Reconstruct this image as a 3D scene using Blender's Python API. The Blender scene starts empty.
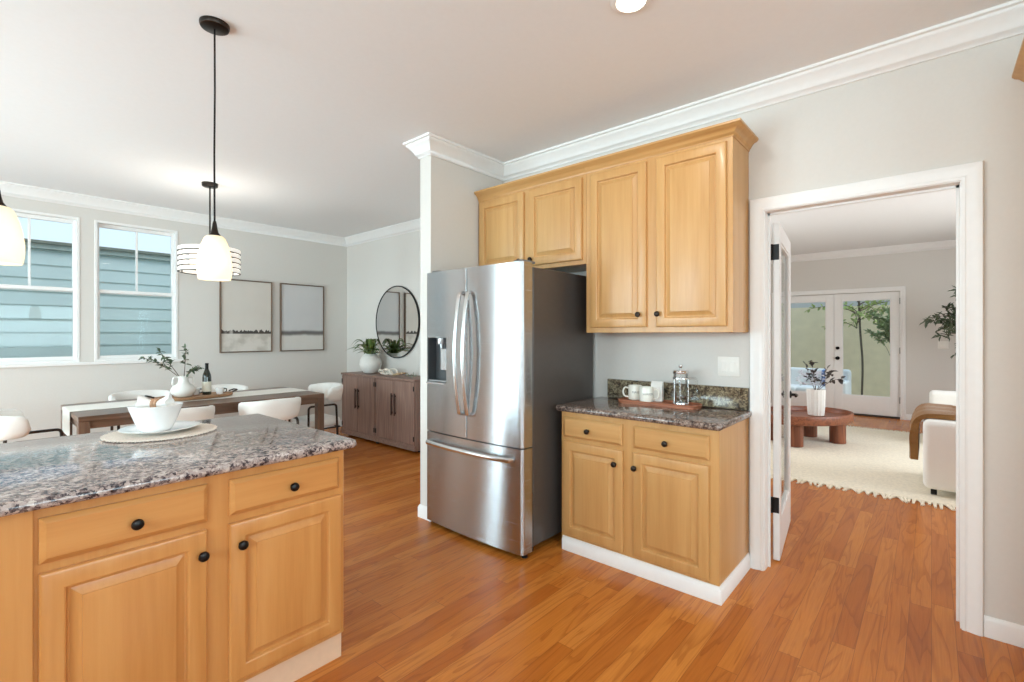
import bpy, bmesh, math, random
from mathutils import Vector, Matrix
PI = math.pi
R = math.radians
scene = bpy.context.scene
C = scene.collection

# ------------------------------------------------------------------ camera
CAM_H = 1.36
cam_data = bpy.data.cameras.new('camera')
cam = bpy.data.objects.new('camera', cam_data)
C.objects.link(cam)
cam.location = (0, 0, CAM_H)
cam.rotation_euler = (R(90), 0, R(41.15 - 90))
cam_data.sensor_width = 36
cam_data.sensor_fit = 'HORIZONTAL'
cam_data.lens = 480 / 1024 * 36
cam_data.shift_y = -(341 - 334.5) / 1024
cam_data.clip_start = 0.02
scene.camera = cam

# ------------------------------------------------------------------ world, sun, exposure
scene.view_settings.view_transform = 'Standard'
scene.view_settings.look = 'None'
scene.view_settings.gamma = 1
scene.view_settings.use_curve_mapping = False
scene.view_settings.exposure = 0.15
scene.cycles.use_denoising = True
scene.cycles.max_bounces = 10
scene.cycles.diffuse_bounces = 6
scene.cycles.transparent_max_bounces = 16
scene.cycles.caustics_reflective = False
scene.cycles.caustics_refractive = False
scene.cycles.sample_clamp_indirect = 6

world = bpy.data.worlds.new('sky')
scene.world = world
world.use_nodes = True
wn = world.node_tree.nodes
wl = world.node_tree.links
bg = wn['Background']
tc = wn.new('ShaderNodeTexCoord')
sep = wn.new('ShaderNodeSeparateXYZ')
wl.new(tc.outputs['Generated'], sep.inputs[0])
wr = wn.new('ShaderNodeValToRGB')
wr.color_ramp.elements[0].position = 0.0
wr.color_ramp.elements[0].color = (0.72, 0.86, 0.95, 1)
wr.color_ramp.elements[1].position = 0.6
wr.color_ramp.elements[1].color = (0.50, 0.72, 0.94, 1)
wl.new(sep.outputs['Z'], wr.inputs[0])
wl.new(wr.outputs[0], bg.inputs['Color'])
bg.inputs['Strength'].default_value = 1.15


def lamp(name, kind, loc, rot, power, color=(1, 1, 1), size=1.0, size_y=None, spread=None, radius=None, parent=None):
    d = bpy.data.lights.new(name, kind)
    d.energy = power
    d.color = color
    if kind == 'AREA':
        d.size = size
        if size_y:
            d.shape = 'RECTANGLE'
            d.size_y = size_y
        if spread:
            d.spread = spread
    if radius is not None:
        d.shadow_soft_size = radius
    o = bpy.data.objects.new(name, d)
    C.objects.link(o)
    o.location = loc
    o.rotation_euler = rot
    if parent:
        o.parent = parent
    return o


sun = lamp('sun', 'SUN', (0, 0, 8), (R(38), 0, R(-8)), 1.1, (1, 0.97, 0.92))
sun.data.angle = R(25)
DAY = (0.74, 0.925, 1.0)
# daylight outside unseen window openings; kitchen-window and living-room areas added to brighten
lamp("daylight_left_wall", "AREA", (-2.85, 4.15, 1.0), (0, R(-100), 0), 390, DAY, 2.3, 3.4)
lamp("daylight_front_wall", "AREA", (.2, -2.85, 1.3), (R(94), 0, 0), 175, DAY, 3.6, 1.5)
lamp("added_kitchen_light", "AREA", (-3.15, -.3, 2.15), (0, R(-62), 0), 230, (.76, .93, 1), 1.5, 3.4)  # added: neutral light onto the cabinet and doorway wall
lamp("added_living_side_light", "AREA", (6.4, -2.60, 1.5), (R(90), 0, 0), 150, (.95, .97, 1), 3.2, 1.7)  # added: brightens the living room from its unseen side wall
lamp("added_living_left_light", "AREA", (5.9, 3.02, 1.5), (R(-90), 0, 0), 62, (.95, .97, 1), 2.4, 1.5)  # added: extra unseen light from the living room's left


# ------------------------------------------------------------------ helpers
def lin(c):
    def f(v):
        v /= 255.0
        return v / 12.92 if v <= 0.04045 else ((v + 0.055) / 1.055) ** 2.4
    return (f(c[0]), f(c[1]), f(c[2]), 1)


MATS = {}


def nodes_of(name):
    m = bpy.data.materials.new(name)
    m.use_nodes = True
    nt = m.node_tree
    return m, nt, nt.nodes, nt.links, nt.nodes['Principled BSDF']


def plain(name, rgb, rough=0.5, metal=0.0, var=0.04, scale=30, bump=0.0, spec=None, coat=0.0, sheen=0.0):
    """One colour with faint procedural mottling."""
    if name in MATS:
        return MATS[name]
    m, nt, n, l, b = nodes_of(name)
    t = n.new('ShaderNodeTexCoord')
    no = n.new('ShaderNodeTexNoise')
    no.inputs['Scale'].default_value = scale
    no.inputs['Detail'].default_value = 4
    l.new(t.outputs['Object'], no.inputs['Vector'])
    r = n.new('ShaderNodeValToRGB')
    c = lin(rgb)
    r.color_ramp.elements[0].position = 0.3
    r.color_ramp.elements[1].position = 0.7
    r.color_ramp.elements[0].color = tuple(max(0, v * (1 - var)) for v in c[:3]) + (1,)
    r.color_ramp.elements[1].color = tuple(min(1, v * (1 + var)) for v in c[:3]) + (1,)
    l.new(no.outputs['Fac'], r.inputs[0])
    l.new(r.outputs[0], b.inputs['Base Color'])
    b.inputs['Roughness'].default_value = rough
    b.inputs['Metallic'].default_value = metal
    if spec is not None:
        b.inputs['Specular IOR Level'].default_value = spec
    b.inputs['Coat Weight'].default_value = coat
    b.inputs['Sheen Weight'].default_value = sheen
    if bump:
        bp = n.new('ShaderNodeBump')
        bp.inputs['Strength'].default_value = bump
        bp.inputs['Distance'].default_value = 0.005
        l.new(no.outputs['Fac'], bp.inputs['Height'])
        l.new(bp.outputs[0], b.inputs['Normal'])
    MATS[name] = m
    return m


def wood(name, dark, mid, light, axis='Z', grain=28, rough=0.35, coat=0.0, bump=0.03, contrast=1.0, rings=3.0, stretch=0.05):
    """Stretched-noise wood grain along one object axis."""
    if name in MATS:
        return MATS[name]
    m, nt, n, l, b = nodes_of(name)
    t = n.new('ShaderNodeTexCoord')
    oi = n.new('ShaderNodeObjectInfo')
    mul = n.new('ShaderNodeVectorMath')
    mul.operation = 'MULTIPLY_ADD'
    s = [1, 1, 1]
    s['XYZ'.index(axis)] = stretch
    mul.inputs[1].default_value = s
    l.new(t.outputs['Object'], mul.inputs[0])
    rnd = n.new('ShaderNodeMath')
    rnd.operation = 'MULTIPLY'
    rnd.inputs[1].default_value = 13.0
    l.new(oi.outputs['Random'], rnd.inputs[0])
    cmb = n.new('ShaderNodeCombineXYZ')
    for i in range(3):
        l.new(rnd.outputs[0], cmb.inputs[i])
    l.new(cmb.outputs[0], mul.inputs[2])
    big = n.new('ShaderNodeTexNoise')
    big.inputs['Scale'].default_value = grain * 0.18
    big.inputs['Detail'].default_value = 3
    big.inputs['Distortion'].default_value = 0.6
    l.new(mul.outputs[0], big.inputs['Vector'])
    ring = n.new('ShaderNodeMath')
    ring.operation = 'MULTIPLY'
    ring.inputs[1].default_value = rings * 4
    l.new(big.outputs['Fac'], ring.inputs[0])
    pp = n.new('ShaderNodeMath')
    pp.operation = 'PINGPONG'
    pp.inputs[1].default_value = 0.5
    l.new(ring.outputs[0], pp.inputs[0])
    fine = n.new('ShaderNodeTexNoise')
    fine.inputs['Scale'].default_value = grain * 3
    fine.inputs['Detail'].default_value = 6
    fine.inputs['Roughness'].default_value = 0.65
    l.new(mul.outputs[0], fine.inputs['Vector'])
    mx = n.new('ShaderNodeMath')
    mx.operation = 'MULTIPLY_ADD'
    mx.inputs[1].default_value = 0.55
    l.new(pp.outputs[0], mx.inputs[0])
    m2 = n.new('ShaderNodeMath')
    m2.operation = 'MULTIPLY'
    m2.inputs[1].default_value = 0.72
    l.new(fine.outputs['Fac'], m2.inputs[0])
    l.new(m2.outputs[0], mx.inputs[2])
    r = n.new('ShaderNodeValToRGB')
    r.color_ramp.elements[0].position = 0.5 - 0.28 / contrast
    r.color_ramp.elements[1].position = 0.5 + 0.28 / contrast
    r.color_ramp.elements[0].color = lin(dark)
    r.color_ramp.elements[1].color = lin(light)
    e = r.color_ramp.elements.new(0.5)
    e.color = lin(mid)
    l.new(mx.outputs[0], r.inputs[0])
    l.new(r.outputs[0], b.inputs['Base Color'])
    b.inputs['Roughness'].default_value = rough
    b.inputs['Coat Weight'].default_value = coat
    b.inputs['Coat Roughness'].default_value = 0.15
    bp = n.new('ShaderNodeBump')
    bp.inputs['Strength'].default_value = bump
    bp.inputs['Distance'].default_value = 0.002
    l.new(mx.outputs[0], bp.inputs['Height'])
    l.new(bp.outputs[0], b.inputs['Normal'])
    MATS[name] = m
    return m


def smooth_bm(bm, angle=35):
    me = bpy.data.meshes.new('mesh')
    bmesh.ops.recalc_face_normals(bm, faces=bm.faces)
    bm.to_mesh(me)
    bm.free()
    for p in me.polygons:
        p.use_smooth = True
    me.set_sharp_from_angle(angle=R(angle))
    return me


def obj(name, bm, mat, parent=None, loc=(0, 0, 0), rot=(0, 0, 0), angle=35, label=None, kind=None):
    me = smooth_bm(bm, angle)
    for m in (mat if isinstance(mat, (list, tuple)) else [mat]):
        me.materials.append(m)
    o = bpy.data.objects.new(name, me)
    C.objects.link(o)
    o.location = loc
    o.rotation_euler = rot
    if parent:
        o.parent = parent
    if label:
        o['label'] = label
    if kind:
        o['kind'] = kind
    return o


def struct(name, bm, mat, label=None, parent=None, angle=35):
    o = obj(name, bm, mat, parent, angle=angle)
    if parent is None:
        o['kind'] = 'structure'
        if label:
            o['label'] = label
        o['category'] = ''.join(ch for ch in name.split('_')[0])
    return o


def thing(name, label, cat, loc=(0, 0, 0), rotz=0, group=None):
    o = bpy.data.objects.new(name, None)
    o.empty_display_size = 0.1
    C.objects.link(o)
    o.location = loc
    o.rotation_euler = (0, 0, rotz)
    o['label'] = label
    o['category'] = cat
    if group:
        o['group'] = group
    return o


def tag(o, label, cat, group=None):
    o['label'] = label
    o['category'] = cat
    if group:
        o['group'] = group
    return o


def dup(root, loc, rotz, label=None, group=None):
    r = root.copy()
    C.objects.link(r)
    r.location = loc
    r.rotation_euler = (0, 0, rotz)
    if label:
        r['label'] = label
    if group:
        r['group'] = group
    for ch in list(root.children):
        c = ch.copy()
        C.objects.link(c)
        c.parent = r
        for g in list(ch.children):
            d = g.copy()
            C.objects.link(d)
            d.parent = c
    return r


def NB():
    return bmesh.new()


def box(bm, x0, x1, y0, y1, z0, z1, bev=0.0, seg=1, mi=0):
    vs = [bm.verts.new((x, y, z)) for z in (z0, z1) for y in (y0, y1) for x in (x0, x1)]
    idx = [(0, 2, 3, 1), (4, 5, 7, 6), (0, 1, 5, 4), (2, 6, 7, 3), (0, 4, 6, 2), (1, 3, 7, 5)]
    fs = [bm.faces.new([vs[i] for i in f]) for f in idx]
    for f in fs:
        f.material_index = mi
    if bev > 0:
        es = list({e for f in fs for e in f.edges})
        bmesh.ops.bevel(bm, geom=es, offset=bev, segments=seg, profile=0.5, affect='EDGES', clamp_overlap=True)
    return bm


def bx(*a, **k):
    return box(NB(), *a, **k)


def lathe(bm, prof, seg=32, c=(0, 0, 0), closed=False, axis='Z'):
    """prof: list of (r, z)."""
    rings = []
    for r, z in prof:
        if r < 1e-6:
            p = (0, 0, z)
            rings.append([bm.verts.new(_ax(p, c, axis))])
        else:
            rings.append([bm.verts.new(_ax((r * math.cos(2 * PI * i / seg), r * math.sin(2 * PI * i / seg), z), c, axis)) for i in range(seg)])
    for a, b in zip(rings, rings[1:]):
        if len(a) == 1 and len(b) == 1:
            continue
        for i in range(seg):
            j = (i + 1) % seg
            if len(a) == 1:
                bm.faces.new((a[0], b[i], b[j]))
            elif len(b) == 1:
                bm.faces.new((a[i], b[0], a[j]))
            else:
                bm.faces.new((a[i], b[i], b[j], a[j]))
    return bm


def _ax(p, c, axis):
    x, y, z = p
    if axis == 'Y':      # lathe axis points to -y
        x, y, z = x, -z, y
    elif axis == 'X':
        x, y, z = z, x, y
    return (x + c[0], y + c[1], z + c[2])


def tube(bm, pts, r, seg=8, cap=True, closed=False):
    pts = [Vector(p) for p in pts]
    n = len(pts)
    rs = r if isinstance(r, (list, tuple)) else [r] * n
    rings = []
    up = None
    for i, p in enumerate(pts):
        if closed:
            d = (pts[(i + 1) % n] - pts[i - 1]).normalized()
        else:
            d = (pts[min(i + 1, n - 1)] - pts[max(i - 1, 0)]).normalized()
        if up is None:
            up = Vector((0, 0, 1)) if abs(d.z) < 0.9 else Vector((1, 0, 0))
        u = d.cross(up)
        if u.length < 1e-4:
            u = d.orthogonal()
        u.normalize()
        v = u.cross(d).normalized()
        up = v
        rings.append([bm.verts.new(p + (u * math.cos(2 * PI * k / seg) + v * math.sin(2 * PI * k / seg)) * rs[i]) for k in range(seg)])
    pairs = list(zip(rings, rings[1:]))
    if closed:
        pairs.append((rings[-1], rings[0]))
    for a, b in pairs:
        for k in range(seg):
            j = (k + 1) % seg
            bm.faces.new((a[k], a[j], b[j], b[k]))
    if cap and not closed:
        bm.faces.new(rings[0][::-1])
        bm.faces.new(rings[-1])
    return bm


def bend(pts, rad=0.03, n=5):
    """Round the corners of a polyline."""
    pts = [Vector(p) for p in pts]
    out = [pts[0]]
    for a, b, c in zip(pts, pts[1:], pts[2:]):
        u = (a - b)
        v = (c - b)
        rr = min(rad, u.length * 0.45, v.length * 0.45)
        s = b + u.normalized() * rr
        e = b + v.normalized() * rr
        for i in range(n + 1):
            t = i / n
            out.append(s * (1 - t) ** 2 + b * 2 * t * (1 - t) + e * t * t)
    out.append(pts[-1])
    return out


def prism(bm, poly, z0, z1, bev=0.0, seg=1, plane='XY'):
    def mp(p, h):
        if plane == 'XY':
            return (p[0], p[1], h)
        if plane == 'XZ':
            return (p[0], h, p[1])
        return (h, p[0], p[1])
    a = [bm.verts.new(mp(p, z0)) for p in poly]
    b = [bm.verts.new(mp(p, z1)) for p in poly]
    fa = bm.faces.new(a[::-1])
    fb = bm.faces.new(b)
    n = len(poly)
    for i in range(n):
        j = (i + 1) % n
        bm.faces.new((a[i], a[j], b[j], b[i]))
    if bev:
        es = list(fa.edges) + list(fb.edges)
        bmesh.ops.bevel(bm, geom=es, offset=bev, segments=seg, profile=0.5, affect='EDGES', clamp_overlap=True)
    return bm


def sweep(bm, path, prof, mp, side=1):
    """Mitred sweep. path: 2D corner points; prof: closed loop of (offset, height); mp(a, b, h) gives xyz."""
    P = [Vector(p) for p in path]
    n = len(P)
    mit = []
    for i in range(n):
        d0 = (P[i] - P[i - 1]).normalized() if i > 0 else None
        d1 = (P[i + 1] - P[i]).normalized() if i < n - 1 else None
        n0 = Vector((-d0.y, d0.x)) if d0 else None
        n1 = Vector((-d1.y, d1.x)) if d1 else None
        if n0 is None:
            m = n1
        elif n1 is None:
            m = n0
        else:
            m = (n0 + n1)
            m = m / (m.length_squared / 2) if m.length > 1e-5 else n0
        mit.append(m * side)
    rings = []
    for p, m in zip(P, mit):
        rings.append([bm.verts.new(mp(*(p + m * o), h)) for o, h in prof])
    k = len(prof)
    for a, b in zip(rings, rings[1:]):
        for i in range(k):
            j = (i + 1) % k
            bm.faces.new((a[i], a[j], b[j], b[i]))
    bm.faces.new(rings[0])
    bm.faces.new(rings[-1][::-1])
    return bm


CROWN = [(0, -.115), (.010, -.115), (.014, -.100), (.026, -.094), (.030, -.082), (.046, -.058), (.066, -.036), (.074, -.030), (.078, -.018), (.092, -.014), (.092, 0), (0, 0)]
BASE = [(0, 0), (.014, 0), (.014, .072), (.009, .084), (.005, .092), (0, .092)]
CASING = [(0, 0), (0, .012), (.014, .016), (.018, .013), (.030, .014), (.052, .020), (.070, .022), (.086, .020), (.090, .014), (.090, 0)]


def rings_panel(bm, w, h, x0, z0, prof, ydir=-1, close=True):
    """Nested rectangle rings: prof = list of (inset, depth); front faces -y."""
    loops = []
    for ins, d in prof:
        a, b, c, e = x0 + ins, x0 + w - ins, z0 + ins, z0 + h - ins
        loops.append([bm.verts.new((x, ydir * d, z)) for x, z in ((a, c), (b, c), (b, e), (a, e))])
    for p, q in zip(loops, loops[1:]):
        for i in range(4):
            j = (i + 1) % 4
            bm.faces.new((p[i], p[j], q[j], q[i]))
    bm.faces.new(loops[-1])
    if close:
        bm.faces.new(loops[0][::-1])
    return bm


def door_bm(x0, x1, z0, z1, t=.02):
    fr = .058
    prof = [(0, 0), (0, t - .006), (.003, t - .002), (.008, t), (fr - .008, t), (fr - .004, t - .002), (fr, t - .013), (fr + .006, t - .014),
            (fr + .009, t - .013), (fr + .030, t - .002), (fr + .0305, t + .001), (fr + .033, t + .0015)]
    return rings_panel(NB(), x1 - x0, z1 - z0, x0, z0, prof)


def drawer_bm(x0, x1, z0, z1, t=.02):
    prof = [(0, 0), (0, t - .010), (.002, t - .008), (.013, t - .001), (.015, t)]
    return rings_panel(NB(), x1 - x0, z1 - z0, x0, z0, prof)


def knob_bm(x, z, y0, r=.0165):
    p = [(0, 0), (.009, 0), (.008, .004), (.0055, .008), (.006, .013), (r * .8, .015), (r, .019), (r, .023), (r * .85, .028), (r * .4, .031), (0, .0315)]
    return lathe(NB(), p, 18, (x, y0, z), axis='Y')


def leaf(bm, p, d, up, L, W, fold=.25, mi=0):
    d = d.normalized()
    s = d.cross(up)
    if s.length < 1e-4:
        s = d.orthogonal()
    s.normalize()
    nrm = s.cross(d).normalized()
    a = bm.verts.new(p)
    m1 = bm.verts.new(p + d * L * .45 - nrm * L * .04)
    e = bm.verts.new(p + d * L - nrm * L * .12)
    l1 = bm.verts.new(p + d * L * .3 + s * W * .5 + nrm * W * fold)
    l2 = bm.verts.new(p + d * L * .7 + s * W * .4 + nrm * W * fold * .6)
    r1 = bm.verts.new(p + d * L * .3 - s * W * .5 + nrm * W * fold)
    r2 = bm.verts.new(p + d * L * .7 - s * W * .4 + nrm * W * fold * .6)
    for q in ((a, l1, m1), (l1, l2, m1), (m1, l2, e), (a, m1, r1), (r1, m1, r2), (m1, e, r2)):
        bm.faces.new(q).material_index = mi


def bez(p0, p1, p2, n):
    p0, p1, p2 = Vector(p0), Vector(p1), Vector(p2)
    return [p0 * (1 - t) ** 2 + p1 * 2 * t * (1 - t) + p2 * t * t for t in [i / n for i in range(n + 1)]]


# ------------------------------------------------------------------ materials
PAINT = plain('wall_paint', (216, 212, 206), 0.85, var=.01, scale=60, bump=.02)
CEIL = plain('ceiling_paint', (236, 236, 236), 0.9, var=.008, scale=40, bump=.02)
WHITE = plain('white_trim_paint', (238, 237, 235), 0.4, var=.01)
MAPLE = wood('honey_maple', (180, 131, 75), (198, 151, 94), (210, 166, 110), 'Z', 16, .36, .1, contrast=.6, rings=1.5)
MAPLE_H = wood('honey_maple_cross', (180, 131, 75), (198, 151, 94), (210, 166, 110), 'X', 16, .36, .1, contrast=.6, rings=1.5)
ISLE = wood('amber_maple', (180, 117, 60), (198, 138, 77), (210, 154, 93), 'Z', 16, .32, .2, contrast=.6, rings=1.5)
ISLE_H = wood('amber_maple_cross', (180, 117, 60), (198, 138, 77), (210, 154, 93), 'X', 16, .32, .2, contrast=.6, rings=1.5)
BLACKM = plain('black_metal', (28, 25, 24), 0.35, .6, var=.1)
BRONZE = plain('dark_bronze', (52, 45, 40), 0.35, .8, var=.1)
CHROME = plain('chrome', (232, 232, 232), 0.22, 1.0, var=.02)
BOUCLE = plain('white_boucle', (238, 236, 231), 0.95, var=.03, scale=260, bump=.35, sheen=.2)
CREAMF = plain('cream_fabric', (243, 242, 238), 0.95, var=.03, scale=220, bump=.25, sheen=.2)
WALNUT = wood('walnut', (78, 56, 42), (104, 77, 60), (124, 95, 76), 'X', 22, .28, contrast=.9)
WALNUT_V = wood('walnut_upright', (78, 56, 42), (104, 77, 60), (124, 95, 76), 'Z', 22, .42, contrast=.9)
ASH = wood('taupe_oak', (114, 88, 77), (138, 110, 98), (156, 129, 116), 'Z', 26, .5, contrast=.9)
ASH_H = wood('taupe_oak_cross', (114, 88, 77), (138, 110, 98), (156, 129, 116), 'Y', 26, .5, contrast=.9)
PORC = plain('white_porcelain', (240, 240, 239), 0.15, var=.005, coat=.3)
MATTEW = plain('matte_white_ceramic', (232, 230, 224), 0.65, var=.03, scale=50, bump=.05)
LEAFG = plain('olive_leaf', (84, 98, 74), 0.5, var=.35, scale=18)
LEAFD = plain('deep_green_leaf', (96, 116, 58), 0.45, var=.4, scale=14)
STEM = plain('brown_stem', (92, 74, 58), 0.8, var=.2)
ALMOND = plain('almond_plastic', (236, 233, 226), 0.4, var=.01)


def floor_mat():
    m, nt, n, l, b = nodes_of('oak_strip_floor')
    W, LEN = 0.083, 1.15

    def math_(op, a, bb=None, clamp=False):
        q = n.new('ShaderNodeMath')
        q.operation = op
        for i, v in enumerate((a, bb)):
            if v is None:
                continue
            if isinstance(v, (int, float)):
                q.inputs[i].default_value = v
            else:
                l.new(v, q.inputs[i])
        return q.outputs[0]
    t = n.new('ShaderNodeTexCoord')
    s = n.new('ShaderNodeSeparateXYZ')
    l.new(t.outputs['Object'], s.inputs[0])
    x, y = s.outputs[0], s.outputs[1]
    ry = math_('DIVIDE', y, W)
    row = math_('FLOOR', ry)
    w1 = n.new('ShaderNodeTexWhiteNoise')
    w1.noise_dimensions = '1D'
    l.new(row, w1.inputs['W'])
    off = math_('MULTIPLY', w1.outputs['Value'], 7.3)
    rx = math_('ADD', math_('DIVIDE', x, LEN), off)
    seg = math_('FLOOR', rx)
    c2 = n.new('ShaderNodeCombineXYZ')
    l.new(row, c2.inputs[0])
    l.new(seg, c2.inputs[1])
    w2 = n.new('ShaderNodeTexWhiteNoise')
    w2.noise_dimensions = '2D'
    l.new(c2.outputs[0], w2.inputs['Vector'])
    rnd = w2.outputs['Value']
    fy = math_('ABSOLUTE', math_('SUBTRACT', math_('FRACT', ry), .5))
    fx = math_('ABSOLUTE', math_('SUBTRACT', math_('FRACT', rx), .5))
    seam = math_('MAXIMUM', math_('GREATER_THAN', fy, .488), math_('GREATER_THAN', fx, .4988))
    # grain coordinates: each board gets its own piece of log
    gc = n.new('ShaderNodeCombineXYZ')
    l.new(math_('MULTIPLY', x, .75), gc.inputs[0])
    l.new(math_('MULTIPLY', y, 6.5), gc.inputs[1])
    l.new(math_('MULTIPLY', rnd, 47), gc.inputs[2])
    big = n.new('ShaderNodeTexNoise')
    big.inputs['Scale'].default_value = 1.5
    big.inputs['Detail'].default_value = 2
    big.inputs['Distortion'].default_value = .8
    l.new(gc.outputs[0], big.inputs['Vector'])
    ring = math_('FRACT', math_('MULTIPLY', big.outputs['Fac'], 6.5))
    rr = n.new('ShaderNodeValToRGB')
    rr.color_ramp.elements[0].position = 0
    rr.color_ramp.elements[0].color = (0, 0, 0, 1)
    rr.color_ramp.elements[1].position = .40
    rr.color_ramp.elements[1].color = (1, 1, 1, 1)
    e = rr.color_ramp.elements.new(.95)
    e.color = (.85, .85, .85, 1)
    e = rr.color_ramp.elements.new(1.0)
    e.color = (0, 0, 0, 1)
    l.new(ring, rr.inputs[0])
    fine = n.new('ShaderNodeTexNoise')
    fc = n.new('ShaderNodeCombineXYZ')
    l.new(math_('MULTIPLY', x, 6), fc.inputs[0])
    l.new(math_('MULTIPLY', y, 170), fc.inputs[1])
    l.new(math_('MULTIPLY', rnd, 31), fc.inputs[2])
    fine.inputs['Scale'].default_value = 1
    fine.inputs['Detail'].default_value = 4
    l.new(fc.outputs[0], fine.inputs['Vector'])
    # board tone
    tone = n.new('ShaderNodeValToRGB')
    tone.color_ramp.elements[0].position = 0
    tone.color_ramp.elements[0].color = lin((182, 103, 38))
    tone.color_ramp.elements[1].position = 1
    tone.color_ramp.elements[1].color = lin((207, 130, 57))
    e = tone.color_ramp.elements.new(.5)
    e.color = lin((197, 117, 45))
    l.new(rnd, tone.inputs[0])
    mx = n.new('ShaderNodeMix')
    mx.data_type = 'RGBA'
    mx.blend_type = 'MULTIPLY'
    mx.inputs[0].default_value = 1
    l.new(tone.outputs[0], mx.inputs[6])
    g = n.new('ShaderNodeValToRGB')
    g.color_ramp.elements[0].color = (.54, .42, .34, 1)
    g.color_ramp.elements[1].color = (1.0, 1.0, 1.0, 1)
    l.new(math_('ADD', math_('MULTIPLY', rr.outputs[0], .52), math_('MULTIPLY', fine.outputs['Fac'], .80)), g.inputs[0])
    l.new(g.outputs[0], mx.inputs[7])
    mx2 = n.new('ShaderNodeMix')
    mx2.data_type = 'RGBA'
    l.new(math_('MULTIPLY', seam, .55), mx2.inputs[0])
    l.new(mx.outputs[2], mx2.inputs[6])
    mx2.inputs[7].default_value = lin((96, 54, 28))
    l.new(mx2.outputs[2], b.inputs['Base Color'])
    b.inputs['Roughness'].default_value = .26
    b.inputs['Specular IOR Level'].default_value = .32
    bp = n.new('ShaderNodeBump')
    bp.inputs['Strength'].default_value = .12
    bp.inputs['Distance'].default_value = .002
    l.new(math_('SUBTRACT', rr.outputs[0], math_('MULTIPLY', seam, 3)), bp.inputs['Height'])
    l.new(bp.outputs[0], b.inputs['Normal'])
    return m


def granite_mat(name, cols, scale=1.0):
    m, nt, n, l, b = nodes_of(name)
    t = n.new('ShaderNodeTexCoord')
    v = n.new('ShaderNodeTexVoronoi')
    v.inputs['Scale'].default_value = 120 * scale
    v.inputs['Randomness'].default_value = 1
    no = n.new('ShaderNodeTexNoise')
    no.inputs['Scale'].default_value = 90 * scale
    no.inputs['Detail'].default_value = 3
    mxv = n.new('ShaderNodeMix')
    mxv.data_type = 'VECTOR'
    mxv.inputs[0].default_value = .02
    l.new(t.outputs['Object'], mxv.inputs[4])
    l.new(no.outputs['Color'], mxv.inputs[5])
    l.new(t.outputs['Object'], no.inputs['Vector'])
    l.new(mxv.outputs[1], v.inputs['Vector'])
    sp = n.new('ShaderNodeSeparateColor')
    l.new(v.outputs['Color'], sp.inputs[0])
    r = n.new('ShaderNodeValToRGB')
    r.color_ramp.interpolation = 'LINEAR'
    els = r.color_ramp.elements
    els[0].position = cols[0][0]
    els[0].color = lin(cols[0][1])
    els[1].position = cols[-1][0]
    els[1].color = lin(cols[-1][1])
    for p, c in cols[1:-1]:
        e = els.new(p)
        e.color = lin(c)
    n2 = n.new('ShaderNodeTexNoise')
    n2.inputs['Scale'].default_value = 30 * scale
    n2.inputs['Detail'].default_value = 5
    n2.inputs['Roughness'].default_value = .7
    l.new(t.outputs['Object'], n2.inputs['Vector'])
    ma = n.new('ShaderNodeMath')
    ma.operation = 'MULTIPLY_ADD'
    ma.inputs[1].default_value = .62
    l.new(sp.outputs[0], ma.inputs[0])
    mb = n.new('ShaderNodeMath')
    mb.operation = 'MULTIPLY_ADD'
    mb.inputs[1].default_value = 1.5
    mb.inputs[2].default_value = -.56
    l.new(n2.outputs['Fac'], mb.inputs[0])
    l.new(mb.outputs[0], ma.inputs[2])
    l.new(ma.outputs[0], r.inputs[0])
    l.new(r.outputs[0], b.inputs['Base Color'])
    b.inputs['Roughness'].default_value = .09
    b.inputs['Specular IOR Level'].default_value = .6
    return m


FLOOR = floor_mat()
GRANITE = granite_mat('mauve_brown_granite', [(.09, (32, 29, 36)), (.26, (68, 60, 64)), (.38, (124, 110, 108)), (.5, (158, 143, 138)), (.72, (178, 164, 158)), (.95, (206, 196, 188))])
GRANITE3 = granite_mat('brown_granite', [(.06, (34, 30, 32)), (.25, (66, 56, 52)), (.42, (108, 92, 84)), (.6, (130, 113, 103)), (.8, (152, 136, 126)), (.97, (180, 166, 154))])
GRANITE2 = granite_mat('green_brown_granite', [(.08, (38, 34, 30)), (.3, (76, 66, 54)), (.5, (112, 98, 80)), (.7, (142, 130, 104)), (.95, (178, 168, 140))])


def glass_mat(name, tint=(1, 1, 1), rough=0.0, refl=1.0, ior=1.45):
    m, nt, n, l, b = nodes_of(name)
    out = n['Material Output']
    n.remove(b)
    tr = n.new('ShaderNodeBsdfTransparent')
    tr.inputs[0].default_value = tuple(tint) + (1,)
    gl = n.new('ShaderNodeBsdfGlossy')
    gl.inputs['Roughness'].default_value = rough
    fr = n.new('ShaderNodeFresnel')
    fr.inputs[0].default_value = ior
    mu = n.new('ShaderNodeMath')
    mu.operation = 'MULTIPLY'
    mu.inputs[1].default_value = refl
    l.new(fr.outputs[0], mu.inputs[0])
    mx = n.new('ShaderNodeMixShader')
    l.new(mu.outputs[0], mx.inputs[0])
    l.new(tr.outputs[0], mx.inputs[1])
    l.new(gl.outputs[0], mx.inputs[2])
    l.new(mx.outputs[0], out.inputs[0])
    return m


PANE = glass_mat('window_glass', (.97, .99, .99), refl=.38)
CLEAR = glass_mat('clear_glass', (.985, .99, .99), refl=.6)


def emis(name, rgb, strength, base=None):
    m, nt, n, l, b = nodes_of(name)
    b.inputs['Base Color'].default_value = base or lin(rgb)
    b.inputs['Emission Color'].default_value = lin(rgb)
    b.inputs['Emission Strength'].default_value = strength
    b.inputs['Roughness'].default_value = .4
    return m


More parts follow.
